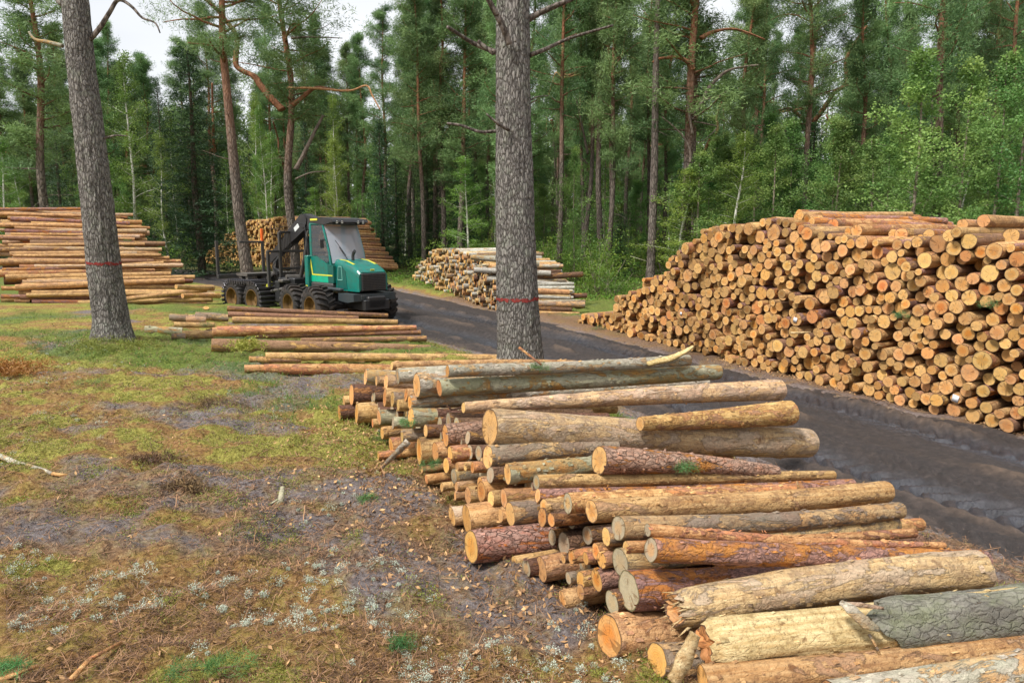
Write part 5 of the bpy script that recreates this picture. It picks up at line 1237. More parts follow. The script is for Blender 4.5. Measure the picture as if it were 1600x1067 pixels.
def bush(seed=0, w=1.6, h=2.2, n=90, leaf=.08, cmat='leaves_under', name='bush', nleaf=22):
    g = random.Random(seed); root = empty(name); t = MB(); c = MB(); C, R, T = [], [], []
    for k in range(9):
        a = g.uniform(0, 6.28); l = g.uniform(.5, 1) * h; B = branch(t, (g.gauss(0, .12), g.gauss(0, .12), -.05), (math.cos(a) * .45, math.sin(a) * .45, 1), l, .02, seed * 9 + k, .15, 4, 6); tone = g.uniform(.1, .9)
        for s_ in range(2, 7):
            for q in range(max(1, n // 45)): C.append(B[s_] + np.array([g.gauss(0, .25 * w), g.gauss(0, .25 * w), g.gauss(0, .2)])); R.append(g.uniform(.15, .35)); T.append(min(1, max(0, tone + g.gauss(0, .15))))
    blades(c, C, nleaf, R, leaf, leaf * .7, T, seed=seed, quad=True); a = link('stem', t.mesh('stem', MAT['trunk_sapling'])); kid(root, a); kid(root, link('foliage', c.mesh('foliage', MAT[cmat], False))); return root

used = set()
def put_tree(proto, x, y, s=1.0, rz=None, tilt=(0, 0), sxy=None, label=None, cat='tree', group=None, z=None):
    o = proto if proto.name not in used else copy_tree(proto); used.add(proto.name)
    o.location = (x, y, (gz(x, y) if z is None else z) - .05); o.rotation_euler = (tilt[1], tilt[0], random.uniform(0, 6.28) if rz is None else rz)
    sx = sxy or s; o.scale = (sx, sx, s); tag(o, label, cat, group); return o

# ---- the two big pines in front, with thick plated trunks
def hero(name, path, rad, label, marks, stubs, seed):
    """path: world points of the trunk's middle, rad: radii"""
    root = empty(name, path[0]); tag(root, label, 'tree'); P = np.array([tuple(p) for p in path]); P0 = P[0].copy(); zz_ = np.arange(P[0, 2] - .3, P[-1, 2], .055)
    C = np.stack([np.interp(zz_, P[:, 2], P[:, k]) for k in range(3)], 1); C[:, 2] = zz_; C -= P0; R = np.interp(zz_, P[:, 2], rad); hgt = C[:, 2]
    S = 110; th = np.arange(S) * 2 * math.pi / S; c_, s_ = np.cos(th), np.sin(th); Z = hgt[:, None]; RR = R[:, None]
    flare = 1 + .20 * np.exp(-np.clip(Z, 0, None) / .22) * (1 + .5 * np.cos(th * 5 + seed)[None]) 
    rid = 1 - np.abs(fbm(c_[None] * 5.5 + seed, s_[None] * 5.5, Z * 1.5, seed, 2)) * 2.2; rid2 = vnoise(c_[None] * 13, s_[None] * 13, Z * 6, seed + 4)
    D = RR * flare * (1 + .03 * vnoise(c_[None], s_[None], Z * .8, seed)) + .022 * np.clip(rid, -.5, .8) + .010 * rid2
    V = np.stack([C[:, 0:1] + D * c_, C[:, 1:2] + D * s_, np.broadcast_to(Z, D.shape)], -1); n, m = D.shape
    i, j = np.meshgrid(np.arange(n - 1), np.arange(m), indexing='ij'); q = np.stack([i * m + j, i * m + (j + 1) % m, (i + 1) * m + (j + 1) % m, (i + 1) * m + j], -1).reshape(-1, 4)
    b = MB(); b.add(V.reshape(-1, 3), q, luv=V.reshape(-1, 3)); kid(root, link('trunk', b.mesh('trunk', MAT['trunk_hero'])))
    # red paint ring: a thin coat over the plates
    b = MB(); g = np.random.default_rng(seed); iz = int(np.argmin(np.abs(hgt - marks))); 
    Zr = np.arange(marks - .05, marks + .05, .010); Cr = np.stack([np.interp(Zr, hgt, C[:, k]) for k in range(2)], 1); rows = []
    Dr = np.stack([np.interp(Zr, hgt, D[:, k]) for k in range(m)], 1) + .006
    wob = .018 * vnoise(th * 3, seed, 0, 4); Vr = np.stack([Cr[:, 0:1] + Dr * c_, Cr[:, 1:2] + Dr * s_, Zr[:, None] + wob[None]], -1); nr = len(Zr)
    i, j = np.meshgrid(np.arange(nr - 1), np.arange(m), indexing='ij'); dens = 1 - np.abs((Zr[:-1] - marks) / .05)[:, None] ** 2
    lv = vnoise(c_[None] * 14, s_[None] * 14, Zr[:-1, None] * 45, seed + 2) * .5 + .5; ok = (lv < dens * .85 - .08)
    q = np.stack([i * m + j, i * m + (j + 1) % m, (i + 1) * m + (j + 1) % m, (i + 1) * m + j], -1)[ok]; b.add(Vr.reshape(-1, 3), q); kid(root, link('paint_ring', b.mesh('paint_ring', MAT['red_paint'])))
    for (pts, r0, r1, mt) in stubs:
        b = MB(); pts = [np.array(tuple(p)) - P0 for p in pts]; b.tube(catmull(np.array(pts), 5) if len(pts) > 2 else pts, np.linspace(r0, r1, (len(pts) - 1) * 5 + 1 if len(pts) > 2 else 2), 10, wob=.12, seed=seed); kid(root, link('branch', b.mesh('branch', MAT[mt])))
    return root
plain('red_paint', (.22, .03, .025), .8, .1, 0, .5, 25.0, (.16, .10, .09))
HY = 12.7
cen = [(813, 600), (812, 540), (808, 467), (805, 350), (803, 230), (801, 100), (802, 0), (803, -250), (805, -700)]; dia = [78, 70, 66, 60, 56, 52, 50, 44, 30]
pts = [at_depth(x, y, HY) for x, y in cen]; pts[0].z = gz(pts[0].x, HY) - .02; rads = [d * .5 * .96 * mpp(p) for p, d in zip(pts, dia)]
A_ = lambda x, y, Y=HY: at_depth(x, y, Y)
hero('pine_tree', pts, rads, 'big grey barked pine with a red paint ring, rising behind the front pile', 0 if False else (at_depth(808, 467, HY).z - pts[0].z),
     [([A_(828, 86), A_(850, 78), A_(890, 60), A_(958, 40, 12.4)], .045, .018, 'trunk_grey'), ([A_(826, 30), A_(850, 17), A_(895, -2), A_(920, -12)], .06, .03, 'trunk_grey'),
      ([A_(775, 82), A_(740, 68), A_(699, 42, 12.3)], .05, .028, 'trunk_grey'), ([A_(772, 84), A_(755, 72), A_(747, 64)], .045, .03, 'trunk_grey'), ([A_(796, 70, 12.3), A_(785, 40, 12.2), A_(770, 12, 12.1), A_(758, -10, 12)], .06, .045, 'trunk_grey'),
      ([A_(775, 205), A_(750, 206), A_(720, 196), A_(698, 193)], .032, .02, 'trunk_grey'), ([A_(795, 203, 12.35), A_(780, 195, 12.2), A_(760, 178, 12.1)], .035, .014, 'trunk_grey'),
      ([A_(823, 160), A_(838, 152), A_(857, 150)], .018, .008, 'trunk_grey')], 3)
LY = 14.9
cen = [(178, 541), (174, 500), (164, 430), (160, 400), (153, 330), (139, 200), (126, 100), (117, 0), (95, -250), (70, -600)]; dia = [68, 60, 58, 57, 55, 50, 47, 45, 38, 26]
pts = [at_depth(x, y, LY) for x, y in cen]; pts[0].z = gz(pts[0].x, LY) - .02; rads = [d * .5 * .80 * mpp(p) for p, d in zip(pts, dia)]
B_ = lambda x, y, Y=LY: at_depth(x, y, Y)
hero('pine_tree', pts, rads, 'big leaning pine with a red paint ring, standing on the moss at left', (at_depth(160, 412, LY).z - pts[0].z),
     [([B_(140, 62), B_(155, 45), B_(172, 18), B_(185, 0), B_(205, 10), B_(222, 28), B_(242, 36), B_(250, 52)], .055, .012, 'trunk_grey'), ([B_(98, 72), B_(75, 66), B_(55, 62), B_(45, 50)], .045, .02, 'bark_pale'),
      ([B_(160, 217), B_(180, 212), B_(200, 213)], .025, .01, 'trunk_grey'), ([B_(100, 10), B_(90, 2)], .05, .05, 'trunk_grey')], 7)

# ---- prototypes
PINES = [pine_tree(21 + k % 3, .20, 40 + k, cb=.30 + .06 * (k % 4), spread=2.3 + .25 * (k % 3), dead=14) for k in range(6)]
SPR = [spruce_tree(14, .16, 60 + k, w=2.0 + .3 * k) for k in range(3)]
BIR = [leafy_tree(13, .085, 70 + k, cb=.18, spread=1.9, droop=.5) for k in range(3)]
ASP = [leafy_tree(9.5, .06, 80 + k, cb=.12, spread=1.9, tmat='trunk_sapling', cmat='leaves_aspen', name='young_tree', leaf=.10) for k in range(3)]
BUS = [bush(90 + k) for k in range(4)]
def by_px(px, Y): d = ray(px, 370); return d.x / d.y * Y
def trunk_at(proto_i, px, Y, dpx, pxtop, label, s=1.0, kind='p', ytop=0, ybase=400, w=None):
    """a pine whose trunk passes px at the base and pxtop at the photo's top edge"""
    x = by_px(px, Y); zt = at_depth(pxtop, ytop, Y).z; xt = at_depth(pxtop, ytop, Y).x; g0 = gz(x, Y); lean = math.atan2(xt - x, zt - g0)
    pr = PINES[proto_i % 6]; r = dpx * .5 * Y / F; return put_tree(pr, x, Y, s, rz=0 if abs(lean) > .03 else None, tilt=(lean, 0), sxy=max(.7, min(1.9, r / .2)) if w is None else w, label=label, group='pines')
T = trunk_at
T(0, 76, 38, 14, 52, 'slim leaning pine behind the left stack near the photo\'s left edge', 1.0)
T(2, 457, 40, 16, 447, 'thick pine with a broken orange limb rising behind the forwarder cab', 1.0, w=1.35)
T(1, 694, 43, 9, 688, 'slender orange pine left of the big ringed pine, over the birch pile', .86)
T(3, 679, 47, 7, 668, 'thin pine just left of the slender orange one, over the birch pile', .8)
T(5, 661, 42, 8, 650, 'bare stemmed pine above the left end of the birch pile', .8)
T(4, 728, 52, 7, 738, 'thin orange pine leaning right, close left of the big ringed pine', .85)
T(0, 765, 50, 7, 760, 'thin pine almost hidden by the big ringed pine', .9)
T(2, 874, 40, 9, 877, 'slender pine first right of the big ringed pine', .98)
T(1, 914, 44, 6, 906, 'thin bare pine second right of the big ringed pine', .85)
T(3, 936, 41, 10, 938, 'straight orange topped pine third right of the big ringed pine', 1.05)
T(4, 980, 50, 7, 982, 'pine seen between the orange topped and the tall grey pines', .95)
T(5, 1072, 33, 17, 1092, 'stout pine with crooked limbs behind the big pile\'s left slope', .95, w=1.35)
T(0, 1036, 46, 7, 1042, 'thin pine between the tall grey and the crooked limbed pines', .95)
T(2, 1262, 37, 10, 1270, 'orange stemmed pine behind the middle of the big pile', .98)
T(1, 1466, 30, 13, 1481, 'thick orange pine amid young leafy trees behind the big pile', 1.0)
T(3, 1558, 36, 9, 1562, 'orange pine near the right edge, the left one of two', 1.0)
T(4, 1592, 33, 9, 1594, 'orange pine at the very right edge', 1.0)
T(5, 1500, 42, 7, 1502, 'dim pine right of the thick orange one amid the leafy trees', 1.0)
T(0, 1385, 44, 7, 1388, 'dim pine between the leafy trees behind the big pile', 1.0)
T(3, 1180, 47, 8, 1186, 'pine in the gap right of the crooked limbed pine', 1.0)
# tall grey pine whose crown is above the frame
gp = pine_tree(24, .24, 140, cb=.72, dead=3, tmat='trunk_grey'); x = by_px(1018, 36)
x = by_px(1018, 33); put_tree(gp, x, 33, 1.0, rz=0, tilt=(-.0, 0), sxy=.88, label='tall straight grey pine standing alone left of the big pile', group='pines')
# orange pine with the swept limb, left of the forwarder
fp = pine_tree(21, .3, 150, cb=.55, dead=8, spread=3.0, near=True); x0 = by_px(386, 35); tp = at_depth(345, 20, 35); z0 = gz(x0, 35)
o = put_tree(fp, x0, 35, 1.0, rz=0, tilt=(math.atan2(tp.x - x0, tp.z - z0), 0), sxy=1.0, label='leaning pine with a flaky orange upper trunk behind the forwarder\'s load bunk', group='pines')
def limb(root, pts, r0, r1, mt='trunk_pine', Y=None):
    """a crooked limb traced in the world, parented to its tree (built in the tree's own space)"""
    bpy.context.view_layer.update(); M = np.array(root.matrix_world.inverted()); P = np.array([tuple(at_depth(x, y, Y)) for x, y in pts]); P = P @ M[:3, :3].T + M[:3, 3]; P = catmull(P, 5)
    b = MB(); b.tube(P, np.linspace(r0, r1, len(P)), 8, wob=.1, luvoff=0); V = b.V[0]; b.U = [V + np.array([0, 0, 12.])]; kid(root, link('branch', b.mesh('branch', MAT[mt])))
t4 = [o_ for o_ in COL.objects if o_.get('label', '').startswith('thick pine with a broken orange limb')][0]
limb(t4, [(441, 172), (425, 155), (408, 135), (397, 120), (374, 108), (368, 95), (370, 60), (355, 35), (325, 0)], .17, .08, Y=39.9)
limb(t4, [(457, 165), (475, 150), (495, 137), (530, 142), (545, 140)], .12, .05, Y=39.6)
limb(t4, [(448, 138), (490, 138), (545, 142), (572, 134), (582, 150), (594, 172)], .07, .025, 'bark_tan', Y=39.3)
limb(t4, [(462, 265), (475, 240), (492, 205), (505, 180)], .11, .05, 'trunk_grey', Y=39.8)
limb(t4, [(462, 280), (485, 270), (510, 268)], .05, .02, 'trunk_grey', Y=39.8)
limb(t4, [(455, 60), (485, 58), (535, 60)], .07, .02, 'trunk_grey', Y=39.8)
t5 = [o_ for o_ in COL.objects if o_.get('label', '').startswith('stout pine with crooked limbs')][0]
limb(t5, [(1083, 110), (1075, 97), (1058, 90), (1030, 92), (1020, 98)], .11, .05, Y=32.9)
limb(t5, [(1082, 188), (1095, 165), (1110, 135), (1135, 112), (1160, 105), (1185, 102)], .10, .04, 'trunk_grey', Y=32.8)
limb(t5, [(1082, 180), (1100, 158), (1118, 152), (1138, 142)], .06, .03, 'trunk_grey', Y=32.7)
limb(t5, [(1095, 60), (1115, 50), (1150, 46), (1195, 62)], .10, .03, Y=32.8)
limb(t5, [(1078, 255), (1078, 235), (1065, 210), (1035, 183)], .05, .02, 'trunk_grey', Y=32.7)
limb(t5, [(1082, 210), (1078, 185), (1074, 155)], .05, .03, 'trunk_grey', Y=32.6)
limb(t5, [(1085, 190), (1110, 195), (1120, 200), (1102, 218)], .035, .015, 'trunk_grey', Y=32.6)
# spruces
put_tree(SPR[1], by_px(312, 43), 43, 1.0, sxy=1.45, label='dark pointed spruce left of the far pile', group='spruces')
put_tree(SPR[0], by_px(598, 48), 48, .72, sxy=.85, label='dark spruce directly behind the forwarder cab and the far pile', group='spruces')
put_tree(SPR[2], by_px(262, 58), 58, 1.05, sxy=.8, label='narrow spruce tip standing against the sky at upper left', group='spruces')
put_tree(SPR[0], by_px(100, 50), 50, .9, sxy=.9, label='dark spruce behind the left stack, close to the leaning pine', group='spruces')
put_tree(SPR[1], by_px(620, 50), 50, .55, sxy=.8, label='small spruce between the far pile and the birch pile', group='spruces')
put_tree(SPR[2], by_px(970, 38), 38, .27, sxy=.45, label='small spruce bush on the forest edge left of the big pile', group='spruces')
# birches and young trees
put_tree(BIR[0], by_px(215, 49), 49, 1.15, sxy=1.25, label='tall birch with a white stem behind the left stack', group='birches')
put_tree(BIR[1], by_px(262, 46), 46, .72, sxy=.8, label='slim white stemmed birch just left of the pointed spruce', group='birches')
put_tree(BIR[2], by_px(168, 48), 48, .8, sxy=1.0, label='bushy light green birch right of the leaning ringed pine', group='birches')
put_tree(BIR[1], by_px(20, 42), 42, .62, sxy=.95, label='light green birch at the left edge behind the stack', group='birches')
put_tree(BIR[2], by_px(416, 52), 52, .9, sxy=.7, label='thin white birch left of the thick pine behind the forwarder', group='birches')
put_tree(BIR[0], by_px(495, 46), 46, .42, sxy=.7, label='low bright birch behind the forwarder cab', group='birches')
put_tree(BIR[1], by_px(530, 50), 50, .7, sxy=.8, label='leaning pale birch above the far pile\'s right slope', group='birches')
Y_ = [(1425, 27, 1.02, 1.3, 'broad leaning young tree, brightest green, above the big pile'), (1500, 28, 1.0, 1.1, 'young leafy tree right of the broad leaning one'), (1545, 25, .95, 1.0, 'young leafy tree close to the right edge of the photo'),
      (1300, 31, .8, 1.0, 'rounded young tree right of the orange stemmed pine'), (1225, 34, .85, 1.0, 'young tree left of the orange stemmed pine behind the pile'), (1355, 33, .75, .9, 'low young tree in front of the dim pine behind the pile'),
      (1155, 36, .7, .9, 'young tree behind the highest step of the big pile'), (1110, 38, .6, .9, 'small bright young tree right of the crooked limbed pine'), (995, 45, .6, .9, 'young tree behind the tall grey pine'),
      (955, 48, .62, .9, 'young tree in the gap by the orange topped pine'), (735, 50, .55, .9, 'small young tree over the birch pile, left of the big ringed pine'), (705, 53, .6, .8, 'yellowish young tree between the thin pines over the birch pile'),
      (1590, 24, 1.0, 1.0, 'young leafy tree cut by the right edge of the photo'), (590, 55, .7, 1.0, 'young tree behind the dark spruce'), (850, 50, .6, .9, 'young tree close right of the big ringed pine, far back')]
for k, (px, Y, s, sw, lab) in enumerate(Y_): put_tree(ASP[k % 3], by_px(px, Y), Y, s, sxy=sw, label=lab, group='young leafy trees')
g = random.Random(31); items = []
for k in range(26):
    px = 1075 + k * 21.5 + g.uniform(-8, 8); Y = g.uniform(31, 44) - (px - 1075) * .010; items.append((put_tree(ASP[k % 3] if k % 4 else BIR[k % 3], by_px(px, Y), Y, g.uniform(.6, .95) * (1 if k % 4 else .6), sxy=g.uniform(.8, 1.15), group='young leafy trees' if k % 4 else 'birches'), ('young leafy tree' if k % 4 else 'low birch', 'left half' if px < 1330 else 'right half'), px))
auto_labels(items, lambda k, o: '%s%s close behind the big pile, %s' % ((o + ' from left, ') if o else '', k[0], k[1]))
# the wood behind: more trees of each kind, thinning backwards
g = random.Random(77); put = []; items = []
def free(x, y, d):
    return all((x - a) ** 2 + (y - b_) ** 2 > d * d for a, b_ in put)
def zone_of(px): return 'behind the left stack' if px < 290 else 'behind the forwarder' if px < 620 else 'behind the birch pile' if px < 850 else 'left of the big pile' if px < 1060 else 'behind the big pile, left half' if px < 1300 else 'behind the big pile, right half'
cnt = 0
while cnt < 225:
    Y = g.uniform(34, 80); px = g.uniform(-60, 1680); x = by_px(px, Y); s_, hw_ = road_side([x], [Y])
    if abs(s_[0]) < 7: continue
    if px < 300 and Y < 50 or 300 <= px < 640 and Y < 59: continue
    if px < 300 and Y > 70 and g.random() < .3: continue
    if px > 1100 and Y < 38: continue
    if 985 < px < 1055 and Y < 46 or 235 < px < 385 and Y < 58: continue
    if not free(x, Y, 1.8): continue
    put.append((x, Y)); cnt += 1; kind = g.random(); depth = 'front' if Y < 50 else 'middle' if Y < 62 else 'far'
    tall = .88 if px < 420 else 1.0 if px > 850 else .9
    if kind < .50:
        o = put_tree(PINES[g.randrange(6)], x, Y, tall * g.uniform(.85, 1.1), sxy=g.uniform(.7, 1.0), tilt=(g.gauss(0, .02), g.gauss(0, .02)), group='pines'); nm = 'pine'
    elif kind < .60: o = put_tree(SPR[g.randrange(3)], x, Y, g.uniform(.5, 1.0), sxy=g.uniform(.7, 1.0), group='spruces'); nm = 'spruce'
    elif kind < .80: o = put_tree(BIR[g.randrange(3)], x, Y, g.uniform(.5, 1.0), sxy=g.uniform(.6, 1.0), group='birches'); nm = 'birch'
    else: o = put_tree(ASP[g.randrange(3)], x, Y, g.uniform(.5, 1.0), sxy=g.uniform(.6, 1.0), group='young leafy trees'); nm = 'young leafy tree'
    items.append((o, (nm, depth, zone_of(px)), px))
auto_labels(items, lambda k, o: '%s%s in the %s wood %s' % ((o + ' from left, ') if o else '', k[0], k[1], k[2]))
for k_, (px, Y, s) in enumerate(((276, 60, .82), (300, 66, .9), (338, 63, .95), (366, 68, .98), (410, 62, .93), (432, 70, 1.05), (484, 62, .95), (505, 68, 1.02), (527, 61, .9), (548, 72, 1.0), (572, 63, .88), (604, 60, .9), (628, 66, .95), (646, 57, .9), (242, 66, .8), (190, 70, .86), (140, 64, .8), (118, 72, .95), (60, 66, .9), (20, 60, .85))):
    items.append((put_tree(PINES[k_ % 6] if k_ % 4 else BIR[k_ % 3], by_px(px, Y), Y, s * (1 if k_ % 4 else 1.2), sxy=.95, group='pines' if k_ % 4 else 'birches'), ('pine' if k_ % 4 else 'birch', 'far', zone_of(px)), px))
auto_labels(items, lambda k, o: '%s%s in the %s wood %s' % ((o + ' from left, ') if o else '', k[0], k[1], k[2]))
# undergrowth along the forest edge
items = []; cnt = 0
while cnt < 170:
    Y = g.uniform(30, 60); px = g.uniform(-20, 1640); x = by_px(px, Y); s_, _h = road_side([x], [Y])
    if abs(s_[0]) < 7.5 or (px < 640 and Y < 47) or (300 < px < 640 and Y < 60) or (px > 1080 and Y > 48): continue
    if 640 < px < 930 and Y < 38: continue
    if 1000 < px < 1040 and Y < 36: continue
    cnt += 1; o = put_tree(BUS[g.randrange(4)], x, Y, g.uniform(.5, 1.5), sxy=g.uniform(.7, 1.4), cat='bush', group='bushes at the forest edge'); items.append((o, ('tall' if o.scale[2] > 1 else 'low', zone_of(px)), px))
auto_labels(items, lambda k, o: '%s%s green bush on the forest edge %s' % ((o + ' from left, ') if o else '', k[0], k[1]))
# the far wood that reads as one mass
b = MB(); g2 = np.random.default_rng(5); C = []; R = []; T_ = []
for k in range(420):
    Y = g2.uniform(80, 105); px = g2.uniform(-150, 1750); x = by_px(px, Y); h = g2.uniform(13, 19) * (.98 if px < 420 else 1.0 if px < 850 else 1.12); z0 = gz(x, Y)
    b.tube([(x, Y, z0 - .3), (x, Y, z0 + h)], [.16, .05], 6, mat=0, cap=False)
    m = 90; f = g2.uniform(.05, 1, m); a = g2.uniform(0, 6.28, m); L = 2.3 * (1 - .65 * f) * g2.uniform(.2, 1.1, m); C.append(np.stack([x + L * np.cos(a), Y + L * np.sin(a), z0 + h * f], 1)); R.append(g2.uniform(.5, .9, m)); T_.append(np.clip(g2.uniform(.1, .8) + g2.normal(0, .12, m), 0, 1))
blades(b, np.concatenate(C), 20, np.concatenate(R), .42, .17, np.concatenate(T_), mat=1, seed=8, flat=.7)
tag(b.build('forest', [MAT['trunk_grey'], MAT['needles_pine']], None, False), 'distant pine wood closing the view between the nearer trunks', 'wood', kind='stuff')
# ------------------------------------------------------------------ ground cover and small things
def scatter(n, seed, y0=3.4, y1=17, pw=1.0, xr=.80):
    """points spread evenly over the picture's ground, not over the ground itself"""
    g = np.random.default_rng(seed); u = g.uniform(0, 1, n); iy = 1 / y0 + (1 / y1 - 1 / y0) * u ** pw; y = 1 / iy; x = g.uniform(-xr, xr, n) * y; return x, y, g
def off_road(x, y, m=.35):
    s, h = road_side(x, y); return np.abs(s) > h + m
def P3(x, y): return np.stack([x, y, ground_z(x, y)], 1)
# needle and twig litter
x, y, g = scatter(150000, 1, 3.3, 20, .8); k = off_road(x, y, -.15) & (g.uniform(0, 1, len(x)) < .35 + .65 * (fbm(x * 1.5, y * 1.5, 0, 91, 3) > -.05)); x, y = x[k], y[k]; P = P3(x, y); n = len(P)
L = g.uniform(.02, .07, n) * np.where(g.uniform(0, 1, n) < .05, 2.6, 1); a = g.uniform(0, 6.28, n); W = np.maximum(.0016, .00042 * y) * g.uniform(.7, 1.6, n)
d = np.stack([np.cos(a), np.sin(a), g.uniform(-.1, .5, n)], 1); s_ = np.stack([-np.sin(a), np.cos(a), g.uniform(-.4, .4, n)], 1); P[:, 2] += g.uniform(.0, .012, n)
V = np.stack([P - s_ * W[:, None], P + s_ * W[:, None], P + d * L[:, None] + s_ * W[:, None] * .6, P + d * L[:, None] - s_ * W[:, None] * .6], 1).reshape(-1, 3)
b = MB(); b.add(V, quads=np.arange(n * 4).reshape(-1, 4), tone=np.repeat(g.beta(.8, 1.2, n), 4)); tag(b.build('needle_litter', MAT['litter'], None, False), 'brown pine needles and bark bits strewn over the forest floor', 'litter', kind='stuff')
# moss cushions
x, y, g = scatter(42000, 2, 3.3, 22, .8); k = off_road(x, y) & (g.uniform(0, 1, len(x)) < moss_mask(x, y) * 1.0 + .03); x, y = x[k], y[k]
ta, tr = g.uniform(0, 6.28, 900), .38 + np.abs(g.normal(0, .3, 900)); tp = G(178, 541); x, y = np.concatenate([x, tp.x + tr * np.cos(ta)]), np.concatenate([y, tp.y + tr * np.sin(ta)]); P = P3(x, y); P[:, 2] += .004 + .05 * np.concatenate([np.zeros(len(x) - 900), np.exp(-(tr - .38) / .15)]); n = len(P)
b = MB(); blades(b, P, 13, g.uniform(.02, .05, n) * (1 + y / 14), .014, .0065, np.clip(g.beta(2, 2, n) + .25 * fbm(x * .9, y * .9, 0, 14, 3), 0, 1), seed=3, flat=.45, up=.5)
b.V[0][:] = b.V[0] + (b.V[0] - np.repeat(P, 39, 0)) * np.repeat(np.clip((y - 3) / 8, 0, 1.2), 39)[:, None] * .9
tag(b.build('moss', MAT['moss'], None, False), 'yellow green moss cushions on the forest floor', 'moss', kind='stuff')
# pale lichen
x, y, g = scatter(2600, 5, 3.3, 17, .9); f = fbm(x * 1.1 + 30, y * 1.1, 0, 23, 4) + .35 * np.exp(-((y - 4.1) / .55) ** 2) + .22 * np.exp(-((x + 8) ** 2 + (y - 12.5) ** 2) / 8)
k = off_road(x, y, .6) & (f > .24 + .2 * fbm(x * 5, y * 5, 0, 3, 2)) & (x < y * .2); x, y = x[k], y[k]; P = P3(x, y); P[:, 2] += .008; n = len(P); b = MB(); blades(b, P, 120, g.uniform(.010, .042, n) ** 1.0 * (1 + y / 16), .009, .005, g.uniform(.2, 1, n), seed=6, flat=.8, up=.3)
tag(b.build('lichen', MAT['lichen'], None, False), 'pale reindeer lichen tufts among the moss', 'lichen', kind='stuff')
# grass
x, y, g = scatter(24000, 7, 3.6, 45, 1.15); f = fbm(x * .35, y * .3, 0, 71, 3) + .35 * smooth(20, 30, y) + .1 * smooth(9, 12, y) + .7 * np.exp(-((x + 9.9) ** 2 + (y - 14) ** 2) / 1.6)
s_, h_ = road_side(x, y); k = (np.abs(s_) > h_ + .5) & (f > .22 + .1 * g.uniform(-1, 1, len(x))) & ((y > 9)); x, y = x[k], y[k]; P = P3(x, y); n = len(P)
b = MB(); blades(b, P, 9, .05 * np.ones(n) + .002 * y, .11, .008, g.uniform(0, 1, n), seed=8, flat=.2, up=1.6); b.V[0][:, 0] += 0
tag(b.build('grass', MAT['grass'], None, False), 'thin green grass at the edges of the road and round the pine', 'grass', kind='stuff')
# wood chips and bark flakes along the piles
g = np.random.default_rng(12); n = 5200; t = g.uniform(8, 34, n); cx, cy = np.interp(t, CS, CC[:, 0]), np.interp(t, CS, CC[:, 1]); nx_, ny_ = np.interp(t, CS, CN[:, 0]), np.interp(t, CS, CN[:, 1]); o = 2.3 + np.abs(g.normal(.2, .75, n)); x, y = cx + nx_ * o, cy + ny_ * o
m = 2600; t2 = g.uniform(-.3, 1.1, m); x2 = FP0.x + (FP1.x - FP0.x) * t2 + g.normal(-.1, .5, m); y2 = FP0.y + (FP1.y - FP0.y) * t2 + g.normal(-.1, .5, m); x, y = np.concatenate([x, x2]), np.concatenate([y, y2]); P = P3(x, y); P[:, 2] += .012; n = len(P)
b = MB(); blades(b, P, 1, .01 * np.ones(n), .05, .024, g.uniform(.2, 1, n), seed=13, flat=.2, quad=True); 
plainc = N('chip', .85, .2); plainc.col(plainc.mix(plainc.attr('tone'), (.16, .075, .04), (.62, .38, .18))); MAT['chip'] = plainc.m
tag(b.build('wood_chips', MAT['chip'], None, False), 'orange wood chips and bark flakes along the log piles', 'chips', kind='stuff')
# low green plants between forest floor and trees
x, y, g = scatter(9000, 17, 24, 62, .8); s_, h_ = road_side(x, y); k = (np.abs(s_) > h_ + 1.2) & (g.uniform(0, 1, len(x)) < .75) & ~((s_ < 0) & (y < 46)) & ~((s_ > 0) & (y < 30)); x, y = x[k], y[k]; P = P3(x, y); P[:, 2] += .12; n = len(P)
b = MB(); blades(b, P, 16, g.uniform(.2, .5, n), .12, .07, g.beta(2, 2.4, n), seed=18, flat=.35, up=.6, quad=True); tag(b.build('undergrowth', MAT['leaves_under'], None, False), 'low green undergrowth on the forest floor under the trees', 'undergrowth', kind='stuff')

x, y, g = scatter(900, 33, 3.3, 14, .9); k = off_road(x, y, .2) & (x < y * .25); x, y = x[k], y[k]; P = P3(x, y); P[:, 2] += .012; n = len(P)
b = MB(); blades(b, P, 1, .005 * np.ones(n), .045, .026, g.uniform(.3, 1, n), seed=34, flat=.2, quad=True); tag(b.build('fallen_leaves', MAT['chip'], None, False), 'scattered orange brown dead leaves on the moss', 'leaves', kind='stuff')
def small(name, b, mats, label, cat, group=None):
    return tag(b.build(name, [MAT[m] for m in mats]), label, cat, group)
# leaning grey plank by the front pile
p0, p1 = G(592, 735, .02), at_depth(637, 690, 6.35); b = MB(); d_ = (p1 - p0); x_ = d_.normalized(); y_ = x_.cross(Vector((.3, 1, .2))).normalized(); z_ = x_.cross(y_); k = 9; V = []
for i_ in range(k):
    f = i_ / (k - 1); c = p0 + d_ * f; w = .016 + .020 * f + .004 * math.sin(i_ * 2.3)
    for (a_, e_) in ((-1, -1), (1, -1), (1, 1), (-1, 1)): V.append(c + y_ * a_ * w + z_ * e_ * .009)
q = [(i_ * 4 + j_, i_ * 4 + (j_ + 1) % 4, (i_ + 1) * 4 + (j_ + 1) % 4, (i_ + 1) * 4 + j_) for i_ in range(k - 1) for j_ in range(4)] + [(3, 2, 1, 0), (k * 4 - 4, k * 4 - 3, k * 4 - 2, k * 4 - 1)]
b.add([tuple(v) for v in V], q); small('wood_slab', b, ['bark_pale'], 'weathered grey slab of wood leaning on the left face of the front pile', 'wood slab')
